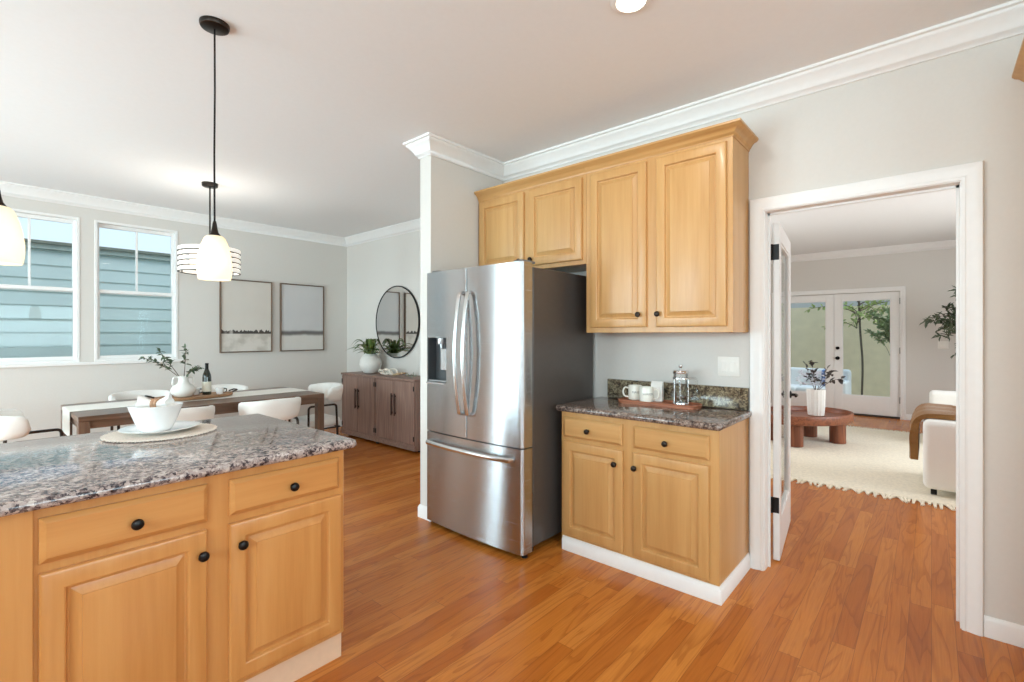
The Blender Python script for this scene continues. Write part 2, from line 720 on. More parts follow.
def steel_mat(name, rgb, rough, aniso):
    m, nt, n, l, b = nodes_of(name)
    t = n.new('ShaderNodeTexCoord')
    mp = n.new('ShaderNodeVectorMath')
    mp.operation = 'MULTIPLY'
    mp.inputs[1].default_value = (4, 4, 420)
    l.new(t.outputs['Object'], mp.inputs[0])
    no = n.new('ShaderNodeTexNoise')
    no.inputs['Scale'].default_value = 1
    no.inputs['Detail'].default_value = 3
    l.new(mp.outputs[0], no.inputs['Vector'])
    rr = n.new('ShaderNodeMapRange')
    rr.inputs['To Min'].default_value = rough * .85
    rr.inputs['To Max'].default_value = rough * 1.2
    l.new(no.outputs['Fac'], rr.inputs['Value'])
    l.new(rr.outputs[0], b.inputs['Roughness'])
    b.inputs['Base Color'].default_value = lin(rgb)
    b.inputs['Metallic'].default_value = 1
    b.inputs['Anisotropic'].default_value = aniso
    b.inputs['Anisotropic Rotation'].default_value = .25
    tg = n.new('ShaderNodeTangent')
    tg.direction_type = 'RADIAL'
    tg.axis = 'Z'
    l.new(tg.outputs[0], b.inputs['Tangent'])
    return m


STEEL = steel_mat('brushed_steel', (186, 188, 190), .25, 1.0)
STEELH = steel_mat('handle_steel', (205, 204, 202), .25, .0)
FSIDE = plain('graphite_enamel', (88, 82, 78), .35, .35, var=.03)

# ------------------------------------------------------------------ room shell
CEIL_Z = 2.785
WX, SY0, SY1, SX, BY = 3.04, 2.755, 2.875, 3.78, 6.585      # kitchen wall, partition faces, sideboard wall, window wall
LX = 9.9                                                     # far living-room wall


def wall_holes(bm, a0, a1, z0, z1, holes, t0, t1, axis):
    """Wall slab along axis with rectangular holes (a, b, za, zb)."""
    aa = sorted({a0, a1, *[h[0] for h in holes], *[h[1] for h in holes]})
    zz = sorted({z0, z1, *[h[2] for h in holes], *[h[3] for h in holes]})
    for i in range(len(aa) - 1):
        for k in range(len(zz) - 1):
            ca, cz = (aa[i] + aa[i + 1]) / 2, (zz[k] + zz[k + 1]) / 2
            if any(h[0] < ca < h[1] and h[2] < cz < h[3] for h in holes):
                continue
            if axis == 'X':
                box(bm, aa[i], aa[i + 1], t0, t1, zz[k], zz[k + 1])
            else:
                box(bm, t0, t1, aa[i], aa[i + 1], zz[k], zz[k + 1])
    return bm


struct('floor', bx(-2.72, 10.0, -2.72, 6.72, -.12, 0), FLOOR, 'orange oak strip floor running through all the rooms')
struct('ceiling', bx(-2.72, 10.02, -2.72, 6.72, CEIL_Z, 2.95), CEIL, 'flat white painted ceiling')
bm = NB()
prism(bm, [(-2.6, 0), (-.12, 0), (-.12, 2.088), (.742, 2.088), (.742, 0), (SY0, 0), (SY0, CEIL_Z), (-2.6, CEIL_Z)], WX, 3.16, plane='YZ')
struct('wall_right', bm, PAINT, 'greige kitchen wall with the doorway to the living room')
PH = [(4.7, 5.85, .8, 2.3), (5.95, 7.1, .8, 2.3)]  # unseen openings added for the extra living-room light
struct('wall_partition', wall_holes(NB(), 2.25, LX, 0, CEIL_Z, PH, SY0, SY1, 'X'), PAINT, 'stub wall beside the fridge that ends toward the dining area')
struct('wall_dining', bx(SX, SX + .12, SY1, BY, 0, CEIL_Z), PAINT, 'greige dining wall behind the sideboard and round mirror')
W1 = (.068, .79, 1.075, 2.56)
W2 = (.905, 1.642, 1.075, 2.56)
W0 = (-.84, -.085, 1.075, 2.56)
struct('wall_back', wall_holes(NB(), -2.72, SX + .12, 0, CEIL_Z, [W0, W1, W2], BY, BY + .13, 'X'), PAINT, 'greige dining wall with the windows and two framed pictures')
LH = [(2.5, 3.85, .1, 2.4), (4.45, 5.8, .1, 2.4), (-1.9, -.35, .95, 2.35), (-.25, 1.3, .95, 2.35)]  # last pair added in the unseen wall for the kitchen light
struct('wall_left', wall_holes(NB(), -2.6, BY, 0, CEIL_Z, LH, -2.72, -2.6, 'Y'), PAINT)
FH = [(-1.6, .1, 1.0, 2.4), (.3, 2.0, 1.0, 2.4)]
struct('wall_front', wall_holes(NB(), -2.72, 3.16, 0, CEIL_Z, FH, -2.72, -2.6, 'X'), PAINT)
VH = [(4.8, 6.3, .7, 2.3), (6.5, 8.0, .7, 2.3)]  # unseen openings added for the living-room side light
struct('wall_living_side', wall_holes(NB(), 3.16, LX + .12, 0, CEIL_Z, VH, -2.52, -2.4, 'X'), PAINT)
struct('wall_living_far', wall_holes(NB(), -2.4, SY0, 0, CEIL_Z, [(.38, 2.16, 0, 2.06)], LX, LX + .12, 'Y'), PAINT, 'taupe living-room wall around the white patio doors')

# crown moulding and baseboards
crown_path = [(WX, -2.6), (WX, SY0), (2.25, SY0), (2.25, SY1), (SX, SY1), (SX, BY), (-2.6, BY), (-2.6, -2.6), (WX, -2.6)]
struct('trim_1', sweep(NB(), crown_path, CROWN, lambda a, b, h: (a, b, CEIL_Z + h)), WHITE, 'white crown moulding around the kitchen and dining ceiling', angle=50)
liv = [(3.16, -2.4), (LX, -2.4), (LX, SY0), (3.16, SY0), (3.16, -2.4)]
struct('trim_2', sweep(NB(), liv, CROWN, lambda a, b, h: (a, b, CEIL_Z + h)), WHITE, 'white crown moulding around the living-room ceiling', angle=50)


def base(name, path, label=None):
    return struct(name, sweep(NB(), path, BASE, lambda a, b, h: (a, b, h)), WHITE, label, angle=50)


base('baseboard_right', [(WX, -.33), (WX, -.178)], 'short white baseboard right of the doorway casing')
base('baseboard_partition', [(2.5, SY0), (2.25, SY0), (2.25, SY1), (SX, SY1), (SX, BY), (-2.6, BY), (-2.6, 5.9)], 'white baseboard around the stub wall and dining walls')
base('baseboard_living', [(LX, 2.236), (LX, SY0), (3.16, SY0), (3.16, .81)], 'white baseboard along the left of the living room')
base('baseboard_living_far', [(3.16, -.2), (3.16, -2.4), (LX, -2.4), (LX, .304)], 'white baseboard on the living-room wall right of the patio doors')

# doorway between kitchen and living room
dw = [(-.105, 0), (-.105, 2.072), (.727, 2.072), (.727, 0)]
CAS8 = [(o * .8, h) for o, h in CASING]
bm = sweep(NB(), dw, CAS8, lambda a, b, h: (WX - h, a, b))
sweep(bm, dw, CAS8, lambda a, b, h: (3.16 + h, a, b))
box(bm, WX - .002, 3.162, -.12, -.10, 0, 2.068)
box(bm, WX - .002, 3.162, .722, .742, 0, 2.068)
box(bm, WX - .002, 3.162, -.12, .742, 2.068, 2.088)
box(bm, 3.105, 3.118, -.10, -.088, 0, 2.068)
box(bm, 3.105, 3.118, .710, .722, 0, 2.068)
box(bm, 3.105, 3.118, -.10, .722, 2.056, 2.068)
struct('trim_3', bm, WHITE, 'white moulded casing around the living-room doorway', angle=50)


def frame_bm(y0, y1, z0, z1, st, tr, br, t0, t1, axis='X', bm=None, stick=.012):
    """Glazed leaf: stiles and rails around one lite, along x (axis X) from y0 to y1."""
    bm = bm or NB()

    def b_(a, b, c, d):
        if axis == 'X':
            box(bm, a, b, t0, t1, c, d, .003)
        else:
            box(bm, t0, t1, a, b, c, d, .003)
    b_(y0, y0 + st, z0, z1)
    b_(y1 - st, y1, z0, z1)
    b_(y0 + st, y1 - st, z0, z0 + br)
    b_(y0 + st, y1 - st, z1 - tr, z1)
    # thin bead around the lite
    tm = (t0 + t1) / 2
    w = (t1 - t0) * .3
    for a, b, c, d in ((y0 + st, y0 + st + stick, z0 + br, z1 - tr), (y1 - st - stick, y1 - st, z0 + br, z1 - tr),
                       (y0 + st + stick, y1 - st - stick, z0 + br, z0 + br + stick), (y0 + st + stick, y1 - st - stick, z1 - tr - stick, z1 - tr)):
        if axis == 'X':
            box(bm, a, b, tm - w, tm + w, c, d)
        else:
            box(bm, tm - w, tm + w, a, b, c, d)
    return bm


def lever_bm(side):
    bm = NB()
    lathe(bm, [(0, 0), (.027, 0), (.027, .006), (.018, .010), (.010, .012), (.009, .045), (0, .045)], 20, (0, 0, 0), axis='Y')
    tube(bm, bend([(0, -.04, 0), (-.02, -.045, 0), (-.095, -.042, 0)], .012), .0085, 10)
    if side > 0:
        bmesh.ops.rotate(bm, verts=bm.verts, cent=(0, 0, 0), matrix=Matrix.Rotation(PI, 3, 'X'))
    return bm


# the open glazed door (hinged on the living-room side of the left jamb)
dl = .755
d1 = struct('door_1', frame_bm(0, dl, .008, 2.03, .092, .105, .235, -.036, 0), WHITE, 'white glazed interior door standing open into the living room')
d1.location = (3.203, .7165, 0)
d1.rotation_euler = (0, 0, R(6.8))
obj('pane', bx(.10, dl - .10, -.020, -.016, .25, 1.92), PANE, d1)
for z in (.338, 1.854):
    bm = bx(-.003, .0, -.032, .018, z - .047, z + .047, .002)
    tube(bm, [(-.006, .006, z - .048), (-.006, .006, z + .048)], .006, 10)
    obj('hinge', bm, BLACKM, d1)
for s in (-1, 1):
    obj('handle', lever_bm(s), BLACKM, d1, loc=(dl - .055, -.036 if s < 0 else 0, .93))

# patio doors
sw = [(.378, 0), (.378, 2.062), (2.162, 2.062), (2.162, 0)]
bm = sweep(NB(), sw, [(o * .8, h) for o, h in CASING], lambda a, b, h: (LX - h, a, b))
box(bm, LX + .0, LX + .12, 2.162, 2.18, 0, 2.06)
box(bm, LX + .0, LX + .12, .36, .378, 0, 2.06)
box(bm, LX + .0, LX + .12, .36, 2.18, 2.062, 2.08)
struct('trim_4', bm, WHITE, 'white casing around the pair of patio doors', angle=50)
dx0, dx1 = LX + .025, LX + .07
d2 = struct('door_2', frame_bm(.382, 1.268, .03, 2.055, .115, .115, .30, dx0, dx1, 'Y'), WHITE, 'right white patio door showing a slender tree through its glass')
obj('pane', bx(dx0 + .02, dx0 + .025, .50, 1.155, .335, 1.935), PANE, d2)
d3 = struct('door_3', frame_bm(1.272, 2.158, .03, 2.055, .115, .115, .30, dx0, dx1, 'Y'), WHITE, 'left white patio door behind the vase on the coffee table')
obj('pane', bx(dx0 + .02, dx0 + .025, 1.39, 2.04, .335, 1.935), PANE, d3)
for z, r in ((.955, .030), (1.127, .026)):
    bm = lathe(NB(), [(0, 0), (r, 0), (r, .008), (r * .5, .012), (r * .45, .03), (r * .95, .036), (r, .055), (r * .6, .066), (0, .068)], 18)
    bmesh.ops.rotate(bm, verts=bm.verts, cent=(0, 0, 0), matrix=Matrix.Rotation(R(-90), 3, 'Y'))
    obj('knob' if z < 1 else 'deadbolt', bm, BLACKM, d2, loc=(dx0, 1.215, z))
for z in (.3, 1.1, 1.9):
    obj('hinge', bx(LX - .008, LX + .03, .374, .386, z - .05, z + .05, .003), BLACKM, d2)
struct('trim_6', bx(LX + .0, LX + .12, .378, 2.162, 0.0, .028, .004), plain('dark_threshold', (60, 50, 44), .5), 'dark threshold under the patio doors')


# windows of the dining wall
def window(name, a0, a1, z0, z1, y0, label, muntin=True, axis='X', out=1, rail=1.815):
    """Double-hung window set in a wall hole."""
    def B(bm, a, b, t, u, c, d, bev=.002):
        p, q = y0 + out * t, y0 + out * u
        p, q = min(p, q), max(p, q)
        if axis == 'X':
            box(bm, a, b, p, q, c, d, bev)
        else:
            box(bm, p, q, a, b, c, d, bev)
        return bm
    f = NB()
    w = .024
    for a, b, c, d in ((a0, a0 + w, z0, z1), (a1 - w, a1, z0, z1), (a0 + w, a1 - w, z0, z0 + w), (a0 + w, a1 - w, z1 - w, z1)):
        B(f, a, b, -.006, .11, c, d)
    fr = struct(name, f, WHITE, label)
    for nm, zz0, zz1, t0, t1 in (('upper_sash', rail - .022, z1 - w, .06, .095), ('lower_sash', z0 + w, rail + .022, .025, .058)):
        s = NB()
        sw_ = .024
        i0, i1 = a0 + w, a1 - w
        for a, b, c, d in ((i0, i0 + sw_, zz0, zz1), (i1 - sw_, i1, zz0, zz1), (i0 + sw_, i1 - sw_, zz0, zz0 + .038), (i0 + sw_, i1 - sw_, zz1 - .036, zz1)):
            B(s, a, b, t0, t1, c, d)
        so = obj(nm, s, WHITE, fr)
        tm = (t0 + t1) / 2
        obj('pane', B(NB(), i0 + sw_, i1 - sw_, tm - .002, tm + .002, zz0 + .038, zz1 - .036, 0), PANE, so)
        if muntin and nm == 'upper_sash':
            c = (a0 + a1) / 2
            obj('muntin', B(NB(), c - .010, c + .010, tm - .012, tm + .012, zz0 + .038, zz1 - .036), WHITE, so)
    return fr


window('window_1', W1[0], W1[1], W1[2], W1[3], BY, 'left dining window, cut by the picture edge, behind the hanging lamp')
window('window_2', W2[0], W2[1], W2[2], W2[3], BY, 'right dining window, beside the slatted drum chandelier')
window('window_3', W0[0], W0[1], W0[2], W0[3], BY, None)
n_ = 4
for h in LH:  # the kitchen pair only frames the added light
    window('window_%d' % n_, h[0], h[1], h[2], h[3], -2.6, None, False, 'Y', -1, 1.3)
    n_ += 1
for h in FH:
    window('window_%d' % n_, h[0], h[1], h[2], h[3], -2.6, None, False, 'X', -1, 1.7)
    n_ += 1
for h in VH:  # frames in front of the added living-room side light
    window('window_%d' % n_, h[0], h[1], h[2], h[3], -2.4, None, False, 'X', -1, 1.5)
    n_ += 1
for h in PH:  # frames for the added light on the living room's left
    window('window_%d' % n_, h[0], h[1], h[2], h[3], SY0, None, False, 'X', 1, 1.5)
    n_ += 1
struct('trim_5', bx(-.90, 1.70, BY - .022, BY, 1.045, 1.075, .004), WHITE, 'white sill ledge under the dining windows')

# ------------------------------------------------------------------ outdoors
struct('ground', bx(-30, 40, -30, 40, -.35, -.13), plain('paving', (172, 166, 156), .9, var=.06, scale=3), 'grey paving outside')
nh = thing('neighbour_house', 'blue-grey house with lap siding outside the dining windows', 'house', (0, 8.4, -.13))
bm = NB()
z = 0.0
ex = .169
vs = []
while z < 2.56:
    z1 = min(z + ex, 2.56)
    for p in ((0.0 - .016, z), (0.0, z1)):
        vs.append(p)
    z += ex
poly = [(y_, z_) for y_, z_ in vs] + [(.2, 2.56), (.2, 0)]
prism(bm, poly, -5.0, 9.0, plane='YZ')
SID = plain('blue_grey_siding', (200, 215, 212), .7, var=.02, scale=40)
obj('lap_siding', bm, SID, nh, angle=10)
obj('fascia', bx(-5, 9, -.06, .16, 2.56, 2.645, .004), plain('fascia_paint', (176, 186, 178), .6), nh)
obj('gutter', bx(-5, 9, -.10, -.062, 2.62, 2.66, .004), plain('gutter_paint', (120, 124, 112), .5), nh)
bm = NB()
prism(bm, [(-.06, 2.647), (5, 3.1), (5, 3.0), (.1, 2.6475)], -5, 9, plane='YZ')
obj('roof', bm, plain('roof_shingle', (110, 105, 100), .9, var=.1), nh)

STUCCO = plain('patio_stucco', (236, 216, 178), .9, var=.05, scale=5, bump=.1)
struct('wall_patio', bx(13.6, 13.8, -5, 8, -.13, 2.02), STUCCO, 'beige stucco garden wall seen through the patio doors')
struct('wall_haze_backdrop', bx(16.4, 16.6, -6, 10, -.13, 3.6), plain('haze_backdrop', (196, 192, 186), .9, var=.02, scale=2), 'pale backdrop wall standing in for haze above the garden wall')  # backdrop for the hazy reflection in the patio-door glass

# ------------------------------------------------------------------ kitchen cabinets
RZ = R(-90)        # local -y faces the camera side (-x), local x runs right along the kitchen wall


def put_doors(t, specs, mat, mat_h, kn=BLACKM, h=None):
    """specs: (kind, x0, x1, z0, z1, knob_x, knob_z)."""
    for kind, x0, x1, z0, z1, kx, kz in specs:
        d = obj(kind, drawer_bm(x0, x1, z0, z1) if kind == 'drawer' else door_bm(x0, x1, z0, z1), mat_h if kind == 'drawer' else mat, t, angle=25)
        obj('knob', knob_bm(kx, kz, -.019), kn, d)


def wood_crown(path, z):
    prof = [(0, 0), (.004, 0), (.006, .012), (.012, .016), (.016, .026), (.030, .042), (.044, .048), (.048, .054), (.052, .056), (.052, .068), (0, .068)]
    return sweep(NB(), path, prof, lambda a, b, h: (a, b, z + h), side=-1)


# tall wall cabinet (two doors) and the short one over the fridge
t = thing('wall_cabinet', 'tall two-door maple wall cabinet above the coffee counter', 'cabinet', (2.74, 1.735, 0), RZ, 'maple wall cabinets')
obj('body', bx(0, .927, 0, .298, 1.372, 2.44, .0015), MAPLE, t)
put_doors(t, [('door', .038, .432, 1.405, 2.412, .388, 1.482), ('door', .496, .896, 1.405, 2.412, .511, 1.482)], MAPLE, MAPLE_H, BRONZE)
obj('crown_molding', wood_crown([(0, 0), (.927, 0), (.927, .298)], 2.432), MAPLE_H, t, angle=50)
t = thing('wall_cabinet', 'short two-door maple wall cabinet over the steel fridge', 'cabinet', (2.74, 2.752, 0), RZ, 'maple wall cabinets')
obj('body', bx(0, 1.016, 0, .298, 1.832, 2.44, .0015), MAPLE, t)
put_doors(t, [('door', .024, .482, 1.862, 2.412, .452, 1.905), ('door', .530, .988, 1.862, 2.412, .560, 1.905)], MAPLE, MAPLE_H, BRONZE)
obj('crown_molding', wood_crown([(0, 0), (1.016, 0)], 2.432), MAPLE_H, t, angle=50)

# coffee counter: base cabinet, worktop with backsplash
t = thing('base_cabinet', 'maple base cabinet with two drawers and two doors beside the fridge', 'cabinet', (2.515, 1.777, 0), RZ, 'maple base cabinets')
obj('body', bx(0, .970, 0, .523, .0, .874, .0015), MAPLE, t)
put_doors(t, [('drawer', .023, .432, .717, .842, .209, .772), ('drawer', .503, .924, .717, .842, .698, .772),
              ('door', .023, .438, .105, .690, .392, .607), ('door', .503, .924, .105, .690, .518, .607)], MAPLE, MAPLE_H, BRONZE)
bm = sweep(NB(), [(.012, 0), (.970, 0), (.970, .508)], [(0, 0), (.014, 0), (.014, .064), (.009, .069), (.005, .086), (0, .086)], lambda a, b, h: (a, b, h), side=-1)
obj('toe_board', bm, WHITE, t, angle=50, label='white baseboard wrapped around the foot of the cabinet')


def slab(bm, x0, x1, y0, y1, z0, z1, r=.017, corner=.02, ends=(True, True, True, True)):
    """Worktop slab with a rounded nose; corners slightly rounded in plan."""
    pts = []
    for cx, cy, a0, on in ((x1, y1, 0, ends[0]), (x0, y1, 90, ends[1]), (x0, y0, 180, ends[2]), (x1, y0, 270, ends[3])):
        c = corner if on else .001
        ox = cx - c if cx == x1 else cx + c
        oy = cy - c if cy == y1 else cy + c
        for k in range(5):
            a = R(a0 + k * 22.5)
            pts.append((ox + c * math.cos(a), oy + c * math.sin(a)))
    return prism(bm, pts, z0, z1, r, 4)


w = thing('countertop', 'small granite worktop on the base cabinet beside the fridge', 'countertop', (0, 0, 0), 0, 'granite worktops')
obj('slab', slab(NB(), 2.472, 3.036, .787, 1.803, .876, .914), GRANITE3, w)
obj('backsplash', bx(3.014, 3.037, .806, 1.735, .915, 1.046, .003), GRANITE2, w, label='low mottled green-brown granite backsplash strip')

# kitchen island
t = thing('island_cabinet', 'amber maple kitchen island base with drawers over panelled doors', 'cabinet', (0, 1.85, 0))
obj('body', bx(-1.1, 1.048, 0, .93, .118, .884, .0015), ISLE, t)
obj('plinth', bx(-1.1, 1.054, .030, .92, 0, .1175, .001), plain('pale_plinth', (222, 190, 160), .5, var=.03), t, label='paler toe board under the doors')
put_doors(t, [('drawer', .137, .544, .729, .855, .349, .784), ('drawer', .611, 1.021, .729, .853, .826, .784),
              ('door', .137, .541, .142, .703, .525, .625), ('door', .609, 1.027, .142, .700, .646, .623)], ISLE, ISLE_H)
obj('side_panel', rings_panel(NB(), 1.172, .762, -1.045, .12, [(0, 0), (0, .006), (.002, .008)]), ISLE, t, angle=25)
tag(obj('countertop', slab(NB(), -1.14, 1.092, 1.803, 2.83, .886, .922, corner=.03), GRANITE), 'large speckled granite worktop of the kitchen island', 'countertop', 'granite worktops')

# tall cabinet that the right frame edge cuts
t = thing('tall_cabinet', 'maple cabinet with crown moulding cut off by the right picture edge', 'cabinet', (2.44, -.318, 0), RZ)
obj('body', bx(0, .75, 0, .598, .0, 2.44, .0015), MAPLE, t)
put_doors(t, [('door', .03, .365, 1.405, 2.412, .34, 1.48), ('door', .385, .72, 1.405, 2.412, .41, 1.48),
              ('door', .03, .365, .12, 1.36, .34, 1.25), ('door', .385, .72, .12, 1.36, .41, 1.25)], MAPLE, MAPLE_H, BRONZE)
obj('crown_molding', wood_crown([(0, .598), (0, 0), (.75, 0)], 2.432), MAPLE_H, t, angle=50)

# ------------------------------------------------------------------ fridge
FW, FY1 = .910, 2.748                       # width, left edge (world y)
t = thing('refrigerator', 'stainless steel french door fridge with ice dispenser and bottom freezer', 'refrigerator', (2.20, FY1, 0), RZ)
# local: x 0..FW to the right, y 0 at the door face, depth to +y
obj('body', bx(.004, FW - .004, .105, .80, .055, 1.775, .004), FSIDE, t, label='dark grey painted fridge side')
obj('base_grille', bx(.03, FW - .03, .094, .14, .012, .054, .002), BLACKM, t)


def fdoor(x0, x1, z0, z1, r0, r1):
    """Door prism: bowed front, rounded outer edges."""
    def front(x):
        u = (x - FW / 2) / (FW / 2)
        return -.020 * (1 - u * u)
    pts = [(x1, .092), (x0, .092)]
    n = 14
    xs = [x0 + (x1 - x0) * i / n for i in range(n + 1)]
    line = []
    for x in xs:
        y = front(x)
        if r0 and x - x0 < r0:
            q = 1 - (x - x0) / r0
            y += r0 * (1 - math.sqrt(max(0, 1 - q * q)))
        if r1 and x1 - x < r1:
            q = 1 - (x1 - x) / r1
            y += r1 * (1 - math.sqrt(max(0, 1 - q * q)))
        line.append((x, y))
    # extra samples in the rounded edges
    def fill(x0e, r, sgn):
        out = []
        for k in range(7):
            a = R(90 * k / 6)
            x = x0e + sgn * r * (1 - math.cos(a))
            out.append((x, front(x) + r * (1 - math.sin(a))))
        return out
    L = fill(x0, r0, 1) if r0 else [(x0, front(x0))]
    Rr = fill(x1, r1, -1)[::-1] if r1 else [(x1, front(x1))]
    mid = [(x, front(x)) for x in xs if x > x0 + r0 + .005 and x < x1 - r1 - .005]
    return pts + L + mid + Rr


GAP = .446                                  # centre gap (local x)
GZ = .672
lp = fdoor(0, GAP - .003, 0, 0, .022, .004)
rp = fdoor(GAP + .003, FW, 0, 0, .004, .022)
# left door has the dispenser bay cut through its face: built from four blocks around the bay
bay = (.024, .240, 1.024, 1.338)


def clip_poly(x0, x1, poly_fn):
    pass


def front_y(x):
    u = (x - FW / 2) / (FW / 2)
    return -.020 * (1 - u * u)


def door_with_bay():
    bm = NB()
    zs = [GZ + .004, bay[2], bay[3], 1.80]
    outer = lp[2:]                          # front profile from left to right
    xs = sorted({round(p[0], 5) for p in outer if p[0] <= GAP} | {bay[0], bay[1]})
    prof = {}
    for p in outer:
        prof[round(p[0], 5)] = p[1]

    def fy(x):
        if round(x, 5) in prof:
            return prof[round(x, 5)]
        return front_y(x)
    pts = [(x, fy(x)) for x in xs]
    grid = [[bm.verts.new((x, y, z)) for z in zs] for x, y in pts]
    for i in range(len(pts) - 1):
        for k in range(3):
            if k == 1 and pts[i][0] >= bay[0] - 1e-6 and pts[i + 1][0] <= bay[1] + 1e-6:
                continue
            bm.faces.new((grid[i][k], grid[i + 1][k], grid[i + 1][k + 1], grid[i][k + 1]))
    bl = [bm.verts.new((0, .092, z)) for z in zs]
    br = [bm.verts.new((GAP - .003, .092, z)) for z in zs]
    for k in range(3):
        bm.faces.new((bl[k], grid[0][k], grid[0][k + 1], bl[k + 1]))
        bm.faces.new((grid[-1][k], br[k], br[k + 1], grid[-1][k + 1]))
        bm.faces.new((br[k], bl[k], bl[k + 1], br[k + 1]))
    for k in (0, 3):
        bm.faces.new([g[k] for g in grid] + [br[k], bl[k]])
    return bm


ld = obj('door', door_with_bay(), STEEL, t, angle=40)
rd = obj('door', prism(NB(), rp, GZ + .004, 1.80), STEEL, t, angle=40)
fz = obj('freezer_drawer', prism(NB(), fdoor(0, FW, 0, 0, .022, .022), .034, GZ - .004), STEEL, t, angle=40)
# dispenser: recessed dark bay, control block, nozzle, paddle, drip tray
bm = NB()
y0b, y1b = front_y(bay[0]) + .0, .075
for a, b, c, d in ((bay[0], bay[0] + .004, bay[2], bay[3]), (bay[1] - .004, bay[1], bay[2], bay[3]), (bay[0] + .004, bay[1] - .004, bay[2], bay[2] + .004), (bay[0] + .004, bay[1] - .004, bay[3] - .004, bay[3])):
    box(bm, a, b, y0b + .002, y1b, c, d)
box(bm, bay[0] + .004, bay[1] - .004, y1b - .005, y1b, bay[2] + .004, bay[3] - .004)
DARKP = plain('dispenser_grey', (70, 72, 74), .35, var=.03)
ds = obj('dispenser', bm, DARKP, ld, label='dark recessed water and ice dispenser')
DSP = plain('dispenser_silver', (190, 191, 192), .25, .7)
obj('nozzle_block', lathe(lathe(NB(), [(0, 1.292), (.032, 1.292), (.034, 1.298), (.034, 1.333), (0, 1.333)], 20, (.135, .036, 0)), [(0, 1.262), (.012, 1.262), (.014, 1.292), (0, 1.2925)], 16, (.135, .036, 0)), DSP, ld)
obj('dispenser_paddle', bx(.100, .170, .050, .058, 1.105, 1.262, .004), DSP, ld)
obj('drip_tray', bx(bay[0] + .006, bay[1] - .006, .004, .066, bay[2] + .0045, bay[2] + .014, .002), DSP, ld)
obj('nameplate_bezel', bx(bay[0] - .004, bay[1] + .004, front_y(.19) - .0012, front_y(.10) + .004, bay[2] - .012, bay[2] - .002, .001), DSP, ld)


def bow_handle(p0, p1, out, r=.012, posts=True):
    """Bowed bar from p0 to p1 that stands off the door along -y."""
    bm = NB()
    p0, p1 = Vector(p0), Vector(p1)
    pts = [p0]
    n = 18
    for i in range(n + 1):
        s = i / n
        q = p0.lerp(p1, .01 + .98 * s)
        q = q + Vector((0, -1, 0)) * (.030 + out * (1 - (2 * s - 1) ** 2))
        pts.append(q)
    pts.append(p1)
    tube(bm, bend([pts[0], pts[1], pts[2]], .006)[:-1] + pts[2:-1] + [pts[-1]], r, 12)
    ax = (p1 - p0).normalized()
    wd = ax.cross(Vector((0, 1, 0)))
    for v in bm.verts:                      # flatten: wider than deep
        q = (v.co - p0)
        v.co += wd * (q.dot(wd)) * .35
    return bm


for x, d in ((GAP - .038, ld), (GAP + .038, rd)):
    h = bow_handle((x, front_y(x), .835), (x, front_y(x), 1.635), .045)
    obj('handle', h, STEELH, d, angle=50)
obj('handle', bow_handle((.045, front_y(.045) + .002, .598), (FW - .075, front_y(FW - .075) + .001, .598), .028, .013), STEELH, fz, angle=50)
for a in (.03, FW - .10):
    obj('hinge_cover', bx(a, a + .07, .03, .16, 1.801, 1.818, .005, 2), plain('hinge_grey', (120, 116, 112), .5), t)
for a in (.035, FW - .035):
    obj('foot', lathe(NB(), [(0, 0), (.02, 0), (.02, .01), (.012, .014), (.012, .033), (0, .033)], 14, (a, .06, 0)), BLACKM, t)
# small raised lettering at the top right of the right door
tx = bpy.data.curves.new('lettering', 'FONT')
tx.body = 'SAMSUNG'
tx.size = .020
tx.space_character = 1.25
tx.extrude = .0006
to = bpy.data.objects.new('lettering_curve', tx)
C.objects.link(to)
bpy.context.view_layer.update()
me = bpy.data.meshes.new_from_object(to.evaluated_get(bpy.context.evaluated_depsgraph_get()))
bpy.data.objects.remove(to)
me.materials.append(plain('badge_grey', (120, 122, 124), .3, .6))
lo = bpy.data.objects.new('badge', me)
C.objects.link(lo)
lo.parent = rd
lo.location = (FW - .185, front_y(FW - .12) + .0005, 1.745)
lo.rotation_euler = (R(90), 0, R(4.5))

# ------------------------------------------------------------------ wall switches
def switch_plate(loc, rotz, label, gangs=2, group=None):
    t = thing('light_switch', label, 'switch', loc, rotz, group)
    w = .035 + .045 * gangs
    obj('plate', bx(-w / 2, w / 2, -.006, -.0005, -.058, .058, .003, 2), ALMOND, t)
    for g in range(gangs):
        cx = (g - (gangs - 1) / 2) * .046
        obj('rocker', bx(cx - .0165, cx + .0165, -.010, -.0062, -.033, .033, .002), ALMOND, t)
    return t


switch_plate((WX, .921, 1.167), RZ, 'white double rocker switch on the wall above the coffee counter')
switch_plate((LX, -.135, 1.20), RZ, 'white switch plate on the taupe living-room wall', 2)

# ------------------------------------------------------------------ coffee things on the small worktop
CT = .9142
TRAYW = wood('red_brown_tray', (128, 72, 48), (160, 98, 70), (184, 122, 92), 'Y', 30, .4)
t = thing('serving_tray', 'long reddish wooden tray on the small granite worktop', 'tray', (2.905, 1.305, CT), 0)
bm = NB()
pts = []
hw, hl = .085, .255
for cx, cy, a0 in ((hw, hl, 0), (-hw, hl, 90), (-hw, -hl, 180), (hw, -hl, 270)):
    c = .045
    for k in range(7):
        a = R(a0 + k * 15)
        pts.append((cx - math.copysign(c, cx) + c * math.cos(a), cy - math.copysign(c, cy) + c * math.sin(a)))
prism(bm, pts, .0, .016, .004, 2)
obj('board', bm, TRAYW, t)
bm = NB()
lathe_pts = [(p[0] * .97, p[1] * .99) for p in pts]
tube(bm, [(p[0], p[1], .018) for p in lathe_pts], .0055, 8, closed=True)
obj('rim', bm, TRAYW, t)
TZ = CT + .0165


